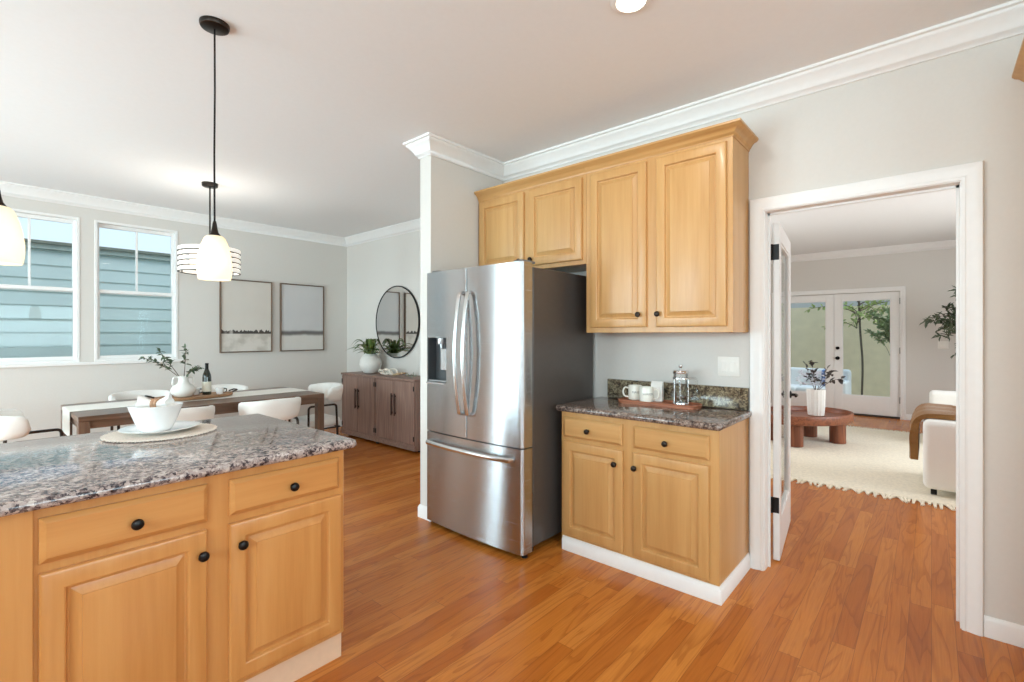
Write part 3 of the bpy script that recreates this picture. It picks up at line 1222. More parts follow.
def text_mesh(body, size, extrude=.0004, align='CENTER'):
    c = bpy.data.curves.new('txt', 'FONT')
    c.body = body
    c.size = size
    c.extrude = extrude
    c.align_x = align
    o = bpy.data.objects.new('txt', c)
    C.objects.link(o)
    bpy.context.view_layer.update()
    m = bpy.data.meshes.new_from_object(o.evaluated_get(bpy.context.evaluated_depsgraph_get()))
    bpy.data.objects.remove(o)
    return m


def wrap_text(body, size, radius, z, ang):
    """Lettering wrapped round a cylinder of the given radius, centred at the angle."""
    m = text_mesh(body, size)
    for v in m.vertices:
        a = ang + v.co.x / radius
        r = radius + v.co.z
        v.co = (r * math.cos(a), r * math.sin(a), z + v.co.y)
    return m


MUGW = plain('mug_white', (236, 232, 220), .25, var=.01, coat=.2)
INK = plain('grey_ink', (118, 116, 112), .5)


def mug(loc, hand, label, word):
    t = thing('mug', label, 'mug', loc, 0, 'white coffee mugs on the tray')
    r, h = .044, .094
    obj('cup', lathe(NB(), [(0, 0), (r * .85, 0), (r * .97, .004), (r, .012), (r, h - .003), (r - .0015, h), (r - .004, h - .002), (r - .0045, .012), (r * .7, .006), (0, .006)], 32), MUGW, t)
    d = Vector((math.cos(hand), math.sin(hand), 0))
    p = [d * (r - .001) + Vector((0, 0, .076)), d * (r + .022) + Vector((0, 0, .082)), d * (r + .036) + Vector((0, 0, .055)), d * (r + .026) + Vector((0, 0, .022)), d * (r - .001) + Vector((0, 0, .018))]
    obj('handle', tube(NB(), bend(p, .02, 5), .0055, 10), MUGW, t)
    lo = bpy.data.objects.new('lettering', wrap_text(word, .020, r + .0003, .045, R(221)))
    lo.data.materials.append(INK)
    C.objects.link(lo)
    lo.parent = t
    return t


mug((2.925, 1.475, TZ), R(118), 'white mug on the tray, nearest the fridge, handle to the left', 'MAKER')
mug((2.88, 1.375, TZ), R(-62), 'white mug on the tray in front of the white carton, handle to the right', 'SHAKER')
t = thing('carton', 'small white carton standing behind the mugs on the tray', 'carton', (2.957, 1.335, TZ), R(12))
obj('body', bx(-.028, .028, -.036, .036, 0, .098, .002), MATTEW, t)
bm = NB()
prism(bm, [(-.028, .0985), (.028, .0985), (.006, .128), (-.006, .128)], -.036, .036, plane='XZ')
obj('gable_top', bm, MATTEW, t)
t = thing('french_press', 'glass french press with chrome frame on the wooden tray', 'french press', (2.915, 1.165, TZ), 0)
obj('beaker', lathe(NB(), [(0, .012), (.040, .012), (.044, .018), (.044, .185), (.046, .19), (.0435, .19), (.0415, .184), (.0415, .02), (.038, .0145), (0, .0145)], 32), CLEAR, t)
fb = NB()
lathe(fb, [(0, 0), (.047, 0), (.047, .008), (.0465, .010), (0, .010)], 32)
for k in range(3):
    a = R(30 + 120 * k)
    tube(fb, [(.0468 * math.cos(a), .0468 * math.sin(a), .004), (.0468 * math.cos(a), .0468 * math.sin(a), .165)], .0022, 6)
lathe(fb, [(.045, .155), (.049, .155), (.049, .165), (.045, .165), (.045, .155)], 32)
obj('frame', fb, CHROME, t)
obj('lid', lathe(NB(), [(0, .191), (.048, .191), (.049, .195), (.049, .201), (.044, .208), (.02, .212), (0, .212)], 32), CHROME, t)
pl = lathe(NB(), [(.003, .02), (.003, .225), (.0, .225)], 10)
lathe(pl, [(0, .222), (.008, .224), (.013, .232), (.011, .241), (0, .244)], 20)
lathe(pl, [(0, .045), (.039, .045), (.040, .050), (.012, .056), (0, .056)], 28)
obj('plunger', pl, CHROME, t)
hd = [Vector((.018, -.046, .16)), Vector((.030, -.085, .165)), Vector((.032, -.09, .08)), Vector((.018, -.047, .045))]
obj('handle', tube(NB(), bend(hd, .02, 5), .006, 10), CLEAR, t)

# ------------------------------------------------------------------ place setting on the island
IT = .9222
t = thing('placemat', 'round woven oatmeal placemat on the kitchen island', 'placemat', (.585, 2.590, IT))
MATW = plain('oatmeal_weave', (222, 211, 199), .95, var=.12, scale=160, bump=.6)
bm = NB()
n = 72
pr = [(0, 0), (.198, 0), (.203, .002), (.200, .0055)]
for k in range(12):
    r = .198 - k * .016
    pr += [(r, .006), (r - .008, .0035)]
pr += [(0, .005)]
obj('weave', lathe(bm, pr, n), MATW, t)
bm = NB()
rg = random.Random(5)
for k in range(90):
    a = 2 * PI * k / 90
    r1 = .203 + rg.uniform(.004, .010)
    tube(bm, [(.199 * math.cos(a), .199 * math.sin(a), .003), (r1 * math.cos(a + .02), r1 * math.sin(a + .02), .0015 + .001)], .0022, 5)
o = obj('fringe', bm, MATW, t)
o['kind'] = 'stuff'
t = tag(obj('plate', lathe(NB(), [(r * .97, z) for r, z in [(0, 0), (.088, 0), (.092, .002), (.112, .009), (.150, .018), (.153, .0205), (.150, .0215), (.112, .013), (.088, .006), (0, .006)]], 56), PORC, loc=(.583, 2.595, IT + .0062)), 'round white rimmed plate under the bowl on the island', 'plate')
bm = NB()
n = 56


def sq(r, z, k):
    out = []
    for i in range(n):
        a = 2 * PI * i / n
        c, s_ = math.cos(a), math.sin(a)
        q = (abs(c) ** k + abs(s_) ** k) ** (1 / k)
        out.append(bm.verts.new((r * c / q, r * s_ / q, z)))
    return out


rings = [sq(r * .90, z * .93, k) for r, z, k in ((.058, 0, 2), (.062, .004, 2), (.068, .012, 2.1), (.081, .045, 2.3), (.092, .085, 2.6), (.101, .118, 2.8), (.103, .121, 2.8), (.1, .1225, 2.8), (.097, .120, 2.8),
                                     (.087, .085, 2.6), (.075, .045, 2.3), (.058, .014, 2.1))]
for a, b in zip(rings, rings[1:]):
    for i in range(n):
        j = (i + 1) % n
        bm.faces.new((a[i], a[j], b[j], b[i]))
bm.faces.new(rings[0][::-1])
bm.faces.new(rings[-1])
bowl = tag(obj('bowl', bm, PORC, loc=(.566, 2.600, IT + .0125), rot=(0, 0, R(35))), 'deep white bowl with a rolled napkin on top, on the island plate', 'bowl')
t = thing('napkin', 'rolled white napkin through a wooden ring resting in the bowl', 'napkin', (.562, 2.594, IT + .116), R(-38))
NAP = plain('white_linen', (240, 239, 236), .95, var=.02, scale=120, bump=.2)
bm = NB()
rg = random.Random(3)
N1, N2 = 26, 20
rr = []
for i in range(N1):
    s_ = i / (N1 - 1)
    x = -.058 + .116 * s_
    w = .014 + .020 * abs(2 * s_ - 1) ** 1.1
    ring_ = []
    for k in range(N2):
        a = 2 * PI * k / N2
        r = w * (1 + .22 * abs(2 * s_ - 1) * math.sin(4 * a + 2 * s_) + .05 * rg.uniform(-1, 1))
        ring_.append(bm.verts.new((x, r * 1.05 * math.cos(a), .012 + r * .85 * math.sin(a) + .01 * abs(2 * s_ - 1))))
    rr.append(ring_)
for a, b in zip(rr, rr[1:]):
    for k in range(N2):
        j = (k + 1) % N2
        bm.faces.new((a[k], a[j], b[j], b[k]))
for e, sgn in ((rr[0], -1), (rr[-1], 1)):
    inner = [bm.verts.new(v.co * 1 + Vector((-sgn * .022, 0, 0)) + (Vector((v.co.x, 0, .014)) - v.co) * .35) for v in e]
    for k in range(N2):
        j = (k + 1) % N2
        bm.faces.new((e[k], e[j], inner[j], inner[k]))
    bm.faces.new(inner)
obj('cloth', bm, NAP, t, angle=70)
bm = NB()
for q in range(2):
    x = -.006 + .012 * q
    tube(bm, [(x, .021 * math.cos(2 * PI * k / 24), .013 + .019 * math.sin(2 * PI * k / 24)) for k in range(24)], .006, 8, closed=True)
obj('napkin_ring', bm, wood('ring_wood', (150, 110, 80), (182, 140, 108), (206, 168, 138), 'X', 40, .5), t)

# ------------------------------------------------------------------ hanging lamps
def opal(name):
    """Opal glass: scatters the bulb's light through, with a little glow of its own."""
    m, nt, n, l, b = nodes_of(name)
    out = n['Material Output']
    b.inputs['Base Color'].default_value = lin((246, 240, 226))
    b.inputs['Roughness'].default_value = .25
    b.inputs['Emission Color'].default_value = lin((255, 226, 180))
    b.inputs['Emission Strength'].default_value = .24
    tr = n.new('ShaderNodeBsdfTranslucent')
    tr.inputs[0].default_value = lin((255, 247, 232))
    mx = n.new('ShaderNodeMixShader')
    mx.inputs[0].default_value = .5
    l.new(b.outputs[0], mx.inputs[1])
    l.new(tr.outputs[0], mx.inputs[2])
    l.new(mx.outputs[0], out.inputs[0])
    return m


SHADE = opal('lit_opal_glass')


def pendant(x, y, label):
    t = thing('pendant_lamp', label, 'pendant lamp', (x, y, CEIL_Z), 0, 'pendant lamps over the island')
    obj('canopy', lathe(NB(), [(0, -.024), (.046, -.024), (.057, -.019), (.061, -.010), (.061, -.0005), (0, -.0005)], 36), BRONZE, t)
    obj('cord', tube(NB(), [(0, 0, -.026), (.001, 0, -.3), (-.001, .001, -.6), (0, 0, -.918)], .0042, 8), BLACKM, t)
    obj('socket_cap', lathe(NB(), [(0, -.905), (.006, -.905), (.009, -.918), (.011, -.935), (.016, -.957), (.029, -.976), (.031, -.981), (.026, -.980), (0, -.960)], 28), BRONZE, t)
    sh = [(r * 1.13, z) for r, z in [(.029, -.974), (.038, -.985), (.050, -1.02), (.058, -1.06), (.0625, -1.105), (.062, -1.135), (.0595, -1.16), (.057, -1.174), (.054, -1.172), (.058, -1.135), (.058, -1.1), (.052, -1.05), (.038, -.995), (.026, -.984)]]
    obj('lamp_shade', lathe(NB(), sh, 40), SHADE, t)
    lamp('pendant_light', 'POINT', (0, 0, -1.10), (0, 0, 0), 0.55, (1, .90, .76), radius=.034, parent=t)


pendant(.761, 2.478, 'opal glass pendant lamp hanging in front of the slatted drum chandelier')
pendant(.079, 2.478, 'opal glass pendant lamp cut by the left picture edge in front of a window')

t = thing('chandelier', 'drum chandelier with white bands and thin bronze rings over the dining table', 'chandelier', (1.535, 5.127, CEIL_Z))
obj('canopy', lathe(NB(), [(0, -.035), (.055, -.035), (.066, -.028), (.068, -.0005), (0, -.0005)], 32), BRONZE, t)
obj('rod', tube(NB(), [(0, 0, -.034), (0, 0, -.62)], .007, 8), BRONZE, t)
BAND = emis('lit_white_band', (255, 246, 232), .45, (.85, .84, .82, 1))
for k in range(5):
    z = -.618 - k * .047
    obj('shade_band', lathe(NB(), [(.248, z), (.251, z - .002), (.251, z - .031), (.248, z - .033), (.245, z - .031), (.245, z - .002), (.248, z)], 56), BAND, t)
    obj('ring', lathe(NB(), [(.252, z - .0345), (.255, z - .036), (.255, z - .041), (.243, z - .041), (.243, z - .0345), (.252, z - .0345)], 56), BRONZE, t)
bm = NB()
for k in range(3):
    a = R(120 * k + 20)
    tube(bm, [(0, 0, -.60), (.247 * math.cos(a), .247 * math.sin(a), -.60)], .005, 8)
    tube(bm, [(.241 * math.cos(a), .241 * math.sin(a), -.602), (.241 * math.cos(a), .241 * math.sin(a), -.845)], .0045, 8)
obj('spider', bm, BRONZE, t)
obj('diffuser', lathe(NB(), [(0, -.80), (.15, -.80), (.16, -.79), (.16, -.66), (.15, -.65), (0, -.65)], 40), emis('lit_diffuser', (255, 240, 218), 1.1), t)
lamp('chandelier_light', 'AREA', (0, 0, -.64), (PI, 0, 0), 3, (1, .95, .88), .26, parent=t)

t = thing('recessed_light', 'round recessed ceiling light at the top picture edge', 'ceiling light', (1.875, .965, CEIL_Z))
obj('trim_ring', lathe(NB(), [(.062, -.0005), (.062, -.010), (.070, -.010), (.086, -.003), (.087, -.0005), (.062, -.0005)], 40), WHITE, t)
obj('lens', lathe(NB(), [(0, -.006), (.0615, -.006), (.0615, -.0005), (0, -.0005)], 36), emis('lit_lens', (255, 246, 230), 5), t)
lamp('can_light', 'AREA', (0, 0, -.012), (0, 0, 0), 6, (1, .97, .92), .11, parent=t)
# ------------------------------------------------------------------ dining table and chairs
TX0, TX1, TY0, TY1, TT = .55, 2.425, 4.66, 5.60, .76
t = thing('dining_table', 'long dark wood dining table with square corner legs', 'table', (TX0, TY0, 0))
tw, td = TX1 - TX0, TY1 - TY0
obj('tabletop', bx(0, tw, 0, td, TT - .04, TT, .003), WALNUT, t)
bm = NB()
for a, b, c, d in ((.068, tw - .068, .012, .034), (.068, tw - .068, td - .034, td - .012), (.012, .034, .068, td - .068), (tw - .034, tw - .012, .068, td - .068)):
    box(bm, a, b, c, d, TT - .095, TT - .0405)
obj('apron', bm, WALNUT, t)
for x in (0, tw - .068):
    for y in (0, td - .068):
        obj('leg', bx(x, x + .068, y, y + .068, 0, TT - .0405, .003), WALNUT_V, t)

# runner: a cloth strip over the table, hanging at both ends
RUN = plain('cream_runner', (244, 241, 234), .95, var=.04, scale=140, bump=.4)
bm = NB()
path = bend([(TX0 - .007, 0, TT - .20), (TX0 - .007, 0, TT + .0035), (TX1 + .007, 0, TT + .0035), (TX1 + .007, 0, TT - .015)], .008, 4)
top = [(p[0], p[2]) for p in path]
und = []
for i, p in enumerate(path):
    d = (path[min(i + 1, len(path) - 1)] - path[max(i - 1, 0)]).normalized()
    und.append((p[0] + d.z * .003, p[2] - d.x * .003))
ra = [[bm.verts.new((q[0], y, q[1])) for y in (5.02, 5.42)] for q in top]
rb = [[bm.verts.new((q[0], y, q[1])) for y in (5.02, 5.42)] for q in und]
for i in range(len(top) - 1):
    bm.faces.new((ra[i][0], ra[i + 1][0], ra[i + 1][1], ra[i][1]))
    bm.faces.new((rb[i][1], rb[i + 1][1], rb[i + 1][0], rb[i][0]))
    for k in (0, 1):
        bm.faces.new((ra[i][k], rb[i][k], rb[i + 1][k], ra[i + 1][k]))
for i in (0, -1):
    bm.faces.new((ra[i][0], ra[i][1], rb[i][1], rb[i][0]))
tag(obj('table_runner', bm, RUN, angle=60), 'cream woven runner hanging over the ends of the dining table', 'table runner')

CH = plain('chair_frame', (58, 48, 42), .35, .7, var=.08)


def chair_back():
    """Curved upholstered shell; chair faces +y."""
    bm = NB()
    NS, NP = 36, 14
    rows = []
    for i in range(NS + 1):
        s_ = -1 + 2 * i / NS
        a = s_ * R(88)
        k = 3.2
        c, sn = abs(math.cos(a)), abs(math.sin(a))
        q = (c ** k + sn ** k) ** (-1 / k)
        x = math.sin(a) * q * .205
        y = -math.cos(a) * q * .21 - .01
        # outward normal, approx
        nv = Vector((math.sin(a) * abs(math.sin(a)) ** 1.2, -math.cos(a) * abs(math.cos(a)) ** 1.2, 0)).normalized()
        e = 1 - abs(s_)
        endf = min(1.0, e / .16)
        rnd = math.sqrt(max(0, 1 - (1 - endf) ** 2))
        z_hi = .800 - .03 * (1 - math.cos(a)) - .10 * (1 - rnd)
        z_lo = .600 + .05 * (1 - rnd) + .03 * (1 - math.cos(a))
        th = .030 * (.35 + .65 * rnd)
        row = []
        for k_ in range(NP):
            b = 2 * PI * k_ / NP
            cb, sb = math.cos(b), math.sin(b)
            ex = 3.6
            qq = (abs(cb) ** ex + abs(sb) ** ex) ** (-1 / ex)
            zz = (z_hi + z_lo) / 2 + sb * qq * (z_hi - z_lo) / 2
            flare = .035 * (zz - .60) / .20
            o_ = nv * (cb * qq * th + flare)
            row.append(bm.verts.new((x + o_.x, y + o_.y, zz)))
        rows.append(row)
    for a, b in zip(rows, rows[1:]):
        for k in range(NP):
            j = (k + 1) % NP
            bm.faces.new((a[k], a[j], b[j], b[k]))
    bm.faces.new(rows[0])
    bm.faces.new(rows[-1][::-1])
    return bm


def make_chair(label, loc, rz, group):
    t = thing('dining_chair', label, 'chair', loc, rz, group)
    sb = bx(-.205, .205, -.20, .185, .345, .440, .035, 4)
    obj('seat', sb, BOUCLE, t, angle=60)
    obj('backrest', chair_back(), BOUCLE, t, angle=60)
    for s in (-1, 1):
        p = [(s * .226, .192, 0), (s * .226, .185, .588), (s * .222, -.13, .588), (s * .222, -.155, 0)]
        obj('side_frame', tube(NB(), bend(p, .035, 5), .0115, 10), CH, t)
    fb = tube(NB(), bend([(-.226, .15, .336), (.226, .15, .336), (.226, -.17, .336), (-.226, -.17, .336)], .03) + [Vector((-.226, .10, .336))], .009, 8)
    obj('seat_support', fb, CH, t)
    return t


GC = 'white chairs around the dining table'
ch = make_chair('white upholstered dining chair with its back to the island, nearest the sideboard', (1.81, 4.53, 0), 0, GC)
for x, y, rz, lab in ((1.105, 4.53, 0, 'white dining chair with its back to the island, partly hidden by the bowl'),
                      (1.16, 5.76, 180, 'white dining chair on the window side of the table, below the right window'),
                      (1.87, 5.76, 180, 'white dining chair on the window side of the table, below the pictures'),
                      (.345, 5.12, -90, 'white dining chair at the left head of the table below the left window'),
                      (2.60, 5.20, 90, 'white dining chair at the head of the table beside the sideboard')):
    dup(ch, (x, y, 0), R(rz), lab, GC)

# tray with vase, bottle and cups on the table
RT = TT + .0065
t = thing('wooden_tray', 'oval wooden tray on the runner in the middle of the dining table', 'tray', (1.42, 5.19, RT))
OAKT = wood('tray_oak', (136, 98, 66), (168, 126, 90), (190, 150, 112), 'X', 24, .5)
bm = NB()
n = 56
A, B_ = .33, .175
prof = [(1.0 - .10, 0), (1.0 - .02, .006), (1.0, .018), (1.0, .024), (.99, .0255), (.975, .024), (.96, .0205), (.0, .020)]
rows = []
for f_, z in prof:
    if f_ == 0:
        rows.append([bm.verts.new((0, 0, z))])
    else:
        rows.append([bm.verts.new((A * math.cos(2 * PI * k / n) * f_, B_ * math.sin(2 * PI * k / n) * f_, z)) for k in range(n)])
for a, b in zip(rows, rows[1:]):
    for k in range(n):
        j = (k + 1) % n
        if len(b) == 1:
            bm.faces.new((a[k], a[j], b[0]))
        else:
            bm.faces.new((a[k], a[j], b[j], b[k]))
bm.faces.new(rows[0][::-1])
obj('bowl_body', bm, OAKT, t)
for s in (-1, 1):
    p = [Vector((s * A * .95, -.05, .038)), Vector((s * (A + .03), -.045, .052)), Vector((s * (A + .03), .045, .052)), Vector((s * A * .95, .05, .038))]
    obj('tray_handle', tube(NB(), bend(p, .02), .007, 8), CH, t)
VZ = RT + .0205
t = thing('vase', 'round white two-handled vase of olive branches on the dining tray', 'vase', (1.335, 5.18, VZ))
obj('body', lathe(NB(), [(0, 0), (.050, 0), (.068, .008), (.092, .035), (.100, .060), (.093, .085), (.072, .108), (.050, .122), (.040, .140), (.038, .170), (.044, .190), (.040, .191), (.034, .172), (.035, .14), (.04, .125), (0, .115)], 40), MATTEW, t)
for s in (-1, 1):
    p = [Vector((s * .036, 0, .182)), Vector((s * .080, 0, .180)), Vector((s * .085, 0, .115)), Vector((s * .068, 0, .108))]
    obj('handle', tube(NB(), bend(p, .03, 5), .008, 8), MATTEW, t)


def branch_set(name_b, name_l, parent, curves, L, W, step, seed, rad, mat, up=Vector((0, 0, 1)), start=.35, cluster=2, stem=STEM):
    rg = random.Random(seed)
    sb, lb = NB(), NB()
    for p0, p1, p2 in curves:
        pts = bez(p0, p1, p2, 14)
        tube(sb, pts, [rad * (1 - .6 * i / 14) for i in range(15)], 6)
        total = sum((b - a).length for a, b in zip(pts, pts[1:]))
        n = int(total * (1 - start) / step)
        for i in range(n + 1):
            f = start + (1 - start) * (i + rg.random() * .6) / (n + .6)
            k = min(int(f * 14), 13)
            p = pts[k].lerp(pts[k + 1], f * 14 - k)
            d0 = (pts[k + 1] - pts[k]).normalized()
            for _ in range(cluster):
                d = (d0 * rg.uniform(.1, .9) + Vector((rg.gauss(0, .7), rg.gauss(0, .7), rg.gauss(0.05, .6)))).normalized()
                leaf(lb, p, d, Vector((rg.gauss(0, .4), rg.gauss(0, .4), 1)), L * rg.uniform(.7, 1.2), W * rg.uniform(.8, 1.2), .18)
    obj(name_b, sb, stem, parent)
    obj(name_l, lb, mat, parent, angle=80)


# image-left is +y/-x here: branches lean left, up and right as seen from the kitchen
Lf = Vector((-.66, .75, 0))
branch_set('branches', 'leaves', t, [
    ((0, 0, .13), Lf * .08 + Vector((0, 0, .25)), Lf * .36 + Vector((0, 0, .36))),
    ((0, 0, .13), Lf * .10 + Vector((0, 0, .28)), Lf * .22 + Vector((0, 0, .42))),
    ((0, 0, .13), Lf * -.02 + Vector((0, 0, .30)), Lf * -.02 + Vector((0, 0, .45))),
    ((0, 0, .13), Lf * -.06 + Vector((0, 0, .26)), Lf * -.16 + Vector((0, 0, .27))),
    ((0, 0, .13), Lf * -.04 + Vector((0, 0, .24)), Lf * -.10 + Vector((0, 0, .25)))], .050, .020, .020, 8, .004, LEAFG, start=.5, cluster=3)
t = thing('wine_bottle', 'dark green wine bottle with a pale label on the dining tray', 'bottle', (1.535, 5.215, VZ))
obj('glass', lathe(NB(), [(0, 0), (.034, 0), (.0375, .004), (.0375, .165), (.034, .19), (.022, .225), (.0145, .245), (.0135, .285), (.015, .287), (.015, .298), (.0, .298)], 28), plain('bottle_glass', (30, 36, 26), .08, var=.02, coat=.5), t)
obj('label', lathe(NB(), [(.0379, .03), (.0382, .03), (.0382, .125), (.0379, .125)], 28), plain('label_paper', (226, 222, 206), .7), t)
obj('capsule', lathe(NB(), [(.0142, .24), (.0146, .24), (.0143, .285), (.0157, .287), (.0157, .2995), (0, .3)], 24), BLACKM, t)
for i, (x, y, lab) in enumerate(((1.632, 5.165, 'small white cup with a loop handle right of the wine bottle'), (1.462, 5.275, 'small white cup between the vase and the wine bottle'))):
    t = thing('cup', lab, 'cup', (x, y, VZ), R(-48), 'white cups on the dining tray')
    obj('bowl_body', lathe(NB(), [(0, 0), (.024, 0), (.030, .006), (.038, .045), (.039, .060), (.036, .060), (.034, .045), (.026, .010), (0, .008)], 28), PORC, t)
    obj('handle', tube(NB(), bend([Vector((.037, 0, .052)), Vector((.064, 0, .054)), Vector((.062, 0, .022)), Vector((.031, 0, .016))], .015), .0045, 8), CH, t)

# ------------------------------------------------------------------ sideboard with decor, mirror, pictures
SBW, SBD, SBH = 1.60, .400, .845
t = thing('sideboard', 'long taupe wood sideboard with four doors below the round mirror', 'sideboard', (3.365, 6.005, 0), RZ)
obj('body', bx(0, SBW, .022, SBD, .03, SBH - .0255, .002), ASH, t)
obj('top', bx(-.004, SBW + .004, -.004, SBD, SBH - .025, SBH, .003), ASH_H, t)
obj('base_rail', bx(.004, SBW - .004, .004, .0215, .032, .098, .001), ASH_H, t)
xs = [.012, .400, .792, .808, 1.198, 1.588]
HAND = plain('dark_brown_pull', (66, 44, 36), .45, .2)
for a, b, side in ((xs[0], xs[1] - .002, 1), (xs[1] + .002, xs[2], -1), (xs[3], xs[4] - .002, 1), (xs[4] + .002, xs[5], -1)):
    bm = bx(a, b, .004, .0215, .102, SBH - .032, .0015)
    d = obj('door', bm, ASH, t)
    hx = b - .030 if side > 0 else a + .030
    hb = bx(hx - .009, hx + .009, -.020, -.008, .40, .66, .003)
    box(hb, hx - .006, hx + .006, -.008, .0045, .42, .44)
    box(hb, hx - .006, hx + .006, -.008, .0045, .62, .64)
    obj('handle', hb, HAND, d)
    hx = a + .010 if side > 0 else b - .010
    for z in (.17, .74):
        obj('hinge', bx(hx - .008, hx + .008, -.002, .0045, z - .028, z + .028, .001), BLACKM, d)
for x in (.05, SBW / 2, SBW - .05):
    for y in (.03 if x == SBW / 2 else .10, SBD - .06):
        obj('foot', bx(x - .02, x + .02, y, y + .04, 0, .0295, .002), BLACKM, t)
SZ = SBH + .0005
t = thing('potted_fern', 'white egg-shaped pot with a spiky green fern on the sideboard', 'potted plant', (3.57, 5.62, SZ))
obj('pot', lathe(NB(), [(r * 1.1, z * 1.16) for r, z in [(0, 0), (.055, 0), (.080, .012), (.118, .06), (.130, .105), (.125, .15), (.098, .195), (.070, .218), (.066, .222), (.060, .216), (.07, .19), (0, .185)]], 40), MATTEW, t)
rg = random.Random(11)
lb = NB()
for k in range(52):
    a = rg.uniform(0, 2 * PI)
    rch = rg.uniform(.14, .36)
    h = rg.uniform(.08, .34)
    d = Vector((math.cos(a), math.sin(a), 0))
    if d.x > .3:
        rch *= .5
    pts = bez(d * .02 + Vector((0, 0, .22)), d * rch * .45 + Vector((0, 0, .22 + h * 1.2)), d * rch + Vector((0, 0, .21 + h * .45)), 9)
    sd = Vector((-d.y, d.x, 0))
    prev = None
    for i, p in enumerate(pts):
        w = .020 * math.sin(PI * (.15 + .85 * i / 9)) + .0008
        cur = (lb.verts.new(p + sd * w), lb.verts.new(p - Vector((0, 0, w * .5))), lb.verts.new(p - sd * w))
        if prev:
            lb.faces.new((prev[0], cur[0], cur[1], prev[1]))
            lb.faces.new((prev[1], cur[1], cur[2], prev[2]))
        prev = cur
obj('fronds', lb, LEAFD, t, angle=80)

t = thing('chain_link_decor', 'white chunky chain link ornament on the sideboard below the mirror', 'ornament', (3.55, 5.20, SZ), R(-80))
CHN = plain('whitewashed_wood', (226, 218, 204), .7, var=.05, scale=40)
for i in range(4):
    bm = NB()
    pts = [Vector((.050 * math.cos(2 * PI * k / 22), .034 * math.sin(2 * PI * k / 22), 0)) for k in range(22)]
    tube(bm, pts, .0115, 10, closed=True)
    o = obj('link', bm, CHN, t, loc=(-.105 + i * .066, .01 * (i % 2), .034 if i % 2 else .032), rot=(R(62 if i % 2 else -48), R(8 * i), R(-10 + 14 * i)))
    # rest on the top: lowest point at 0
    bpy.context.view_layer.update()
    zmin = min((o.matrix_basis @ v.co).z for v in o.data.vertices)
    o.location.z -= zmin
t = thing('driftwood', 'small piece of tan driftwood on the right end of the sideboard', 'ornament', (3.52, 4.90, SZ), R(-70))
bm = NB()
rg = random.Random(4)
for k in range(5):
    a = rg.uniform(-.5, .5)
    l_ = rg.uniform(.08, .15)
    d = Vector((math.cos(a), math.sin(a), .12 + .12 * k % .2))
    s0 = Vector((-.09 + .02 * k, rg.uniform(-.02, .02), .014 + .004 * k))
    tube(bm, bez(s0, s0 + d * l_ * .5 + Vector((0, 0, .015)), s0 + Vector((d.x, d.y, .1)) * l_, 6), [.013, .0135, .012, .011, .009, .007, .004], 8)
obj('wood', bm, plain('driftwood_tan', (176, 150, 118), .85, var=.15, scale=60), t, angle=60)
t = thing('dried_leaf_sprig', 'grey-green dried leaf sprig beside the driftwood on the sideboard', 'ornament', (3.545, 4.68, SZ), R(-85))
branch_set('stem', 'leaves', t, [((-.14, 0, .010), (0, .01, .03), (.13, 0, .018)), ((-.1, 0, .010), (0, -.03, .03), (.1, -.04, .016))], .045, .016, .022, 6, .003, plain('dusty_leaf', (150, 156, 138), .7, var=.15, scale=30), start=.1, cluster=1)
for c_ in t.children:
    for v in c_.data.vertices:
        v.co.z = max(v.co.z, .001)

t = thing('round_mirror', 'round wall mirror with a thin black frame over the sideboard', 'mirror', (SX - .004, 5.30, 1.525), RZ)
ring = lathe(NB(), [(.466, .0), (.482, .0), (.482, .032), (.466, .032), (.466, .0)], 72)
obj('frame', lathe(NB(), [(.464, .002), (.476, .002), (.477, .004), (.477, .026), (.475, .028), (.466, .028), (.464, .026), (.464, .002)], 72, axis='Y'), BLACKM, t)
ring.free()
gm, nt, nn, ll, bb = nodes_of('mirror_glass')
bb.inputs['Base Color'].default_value = (.86, .87, .86, 1)
bb.inputs['Metallic'].default_value = 1
bb.inputs['Roughness'].default_value = .015
obj('glass', lathe(NB(), [(0, .004), (.4635, .004), (.4635, .022), (0, .022)], 72, axis='Y'), gm, t)


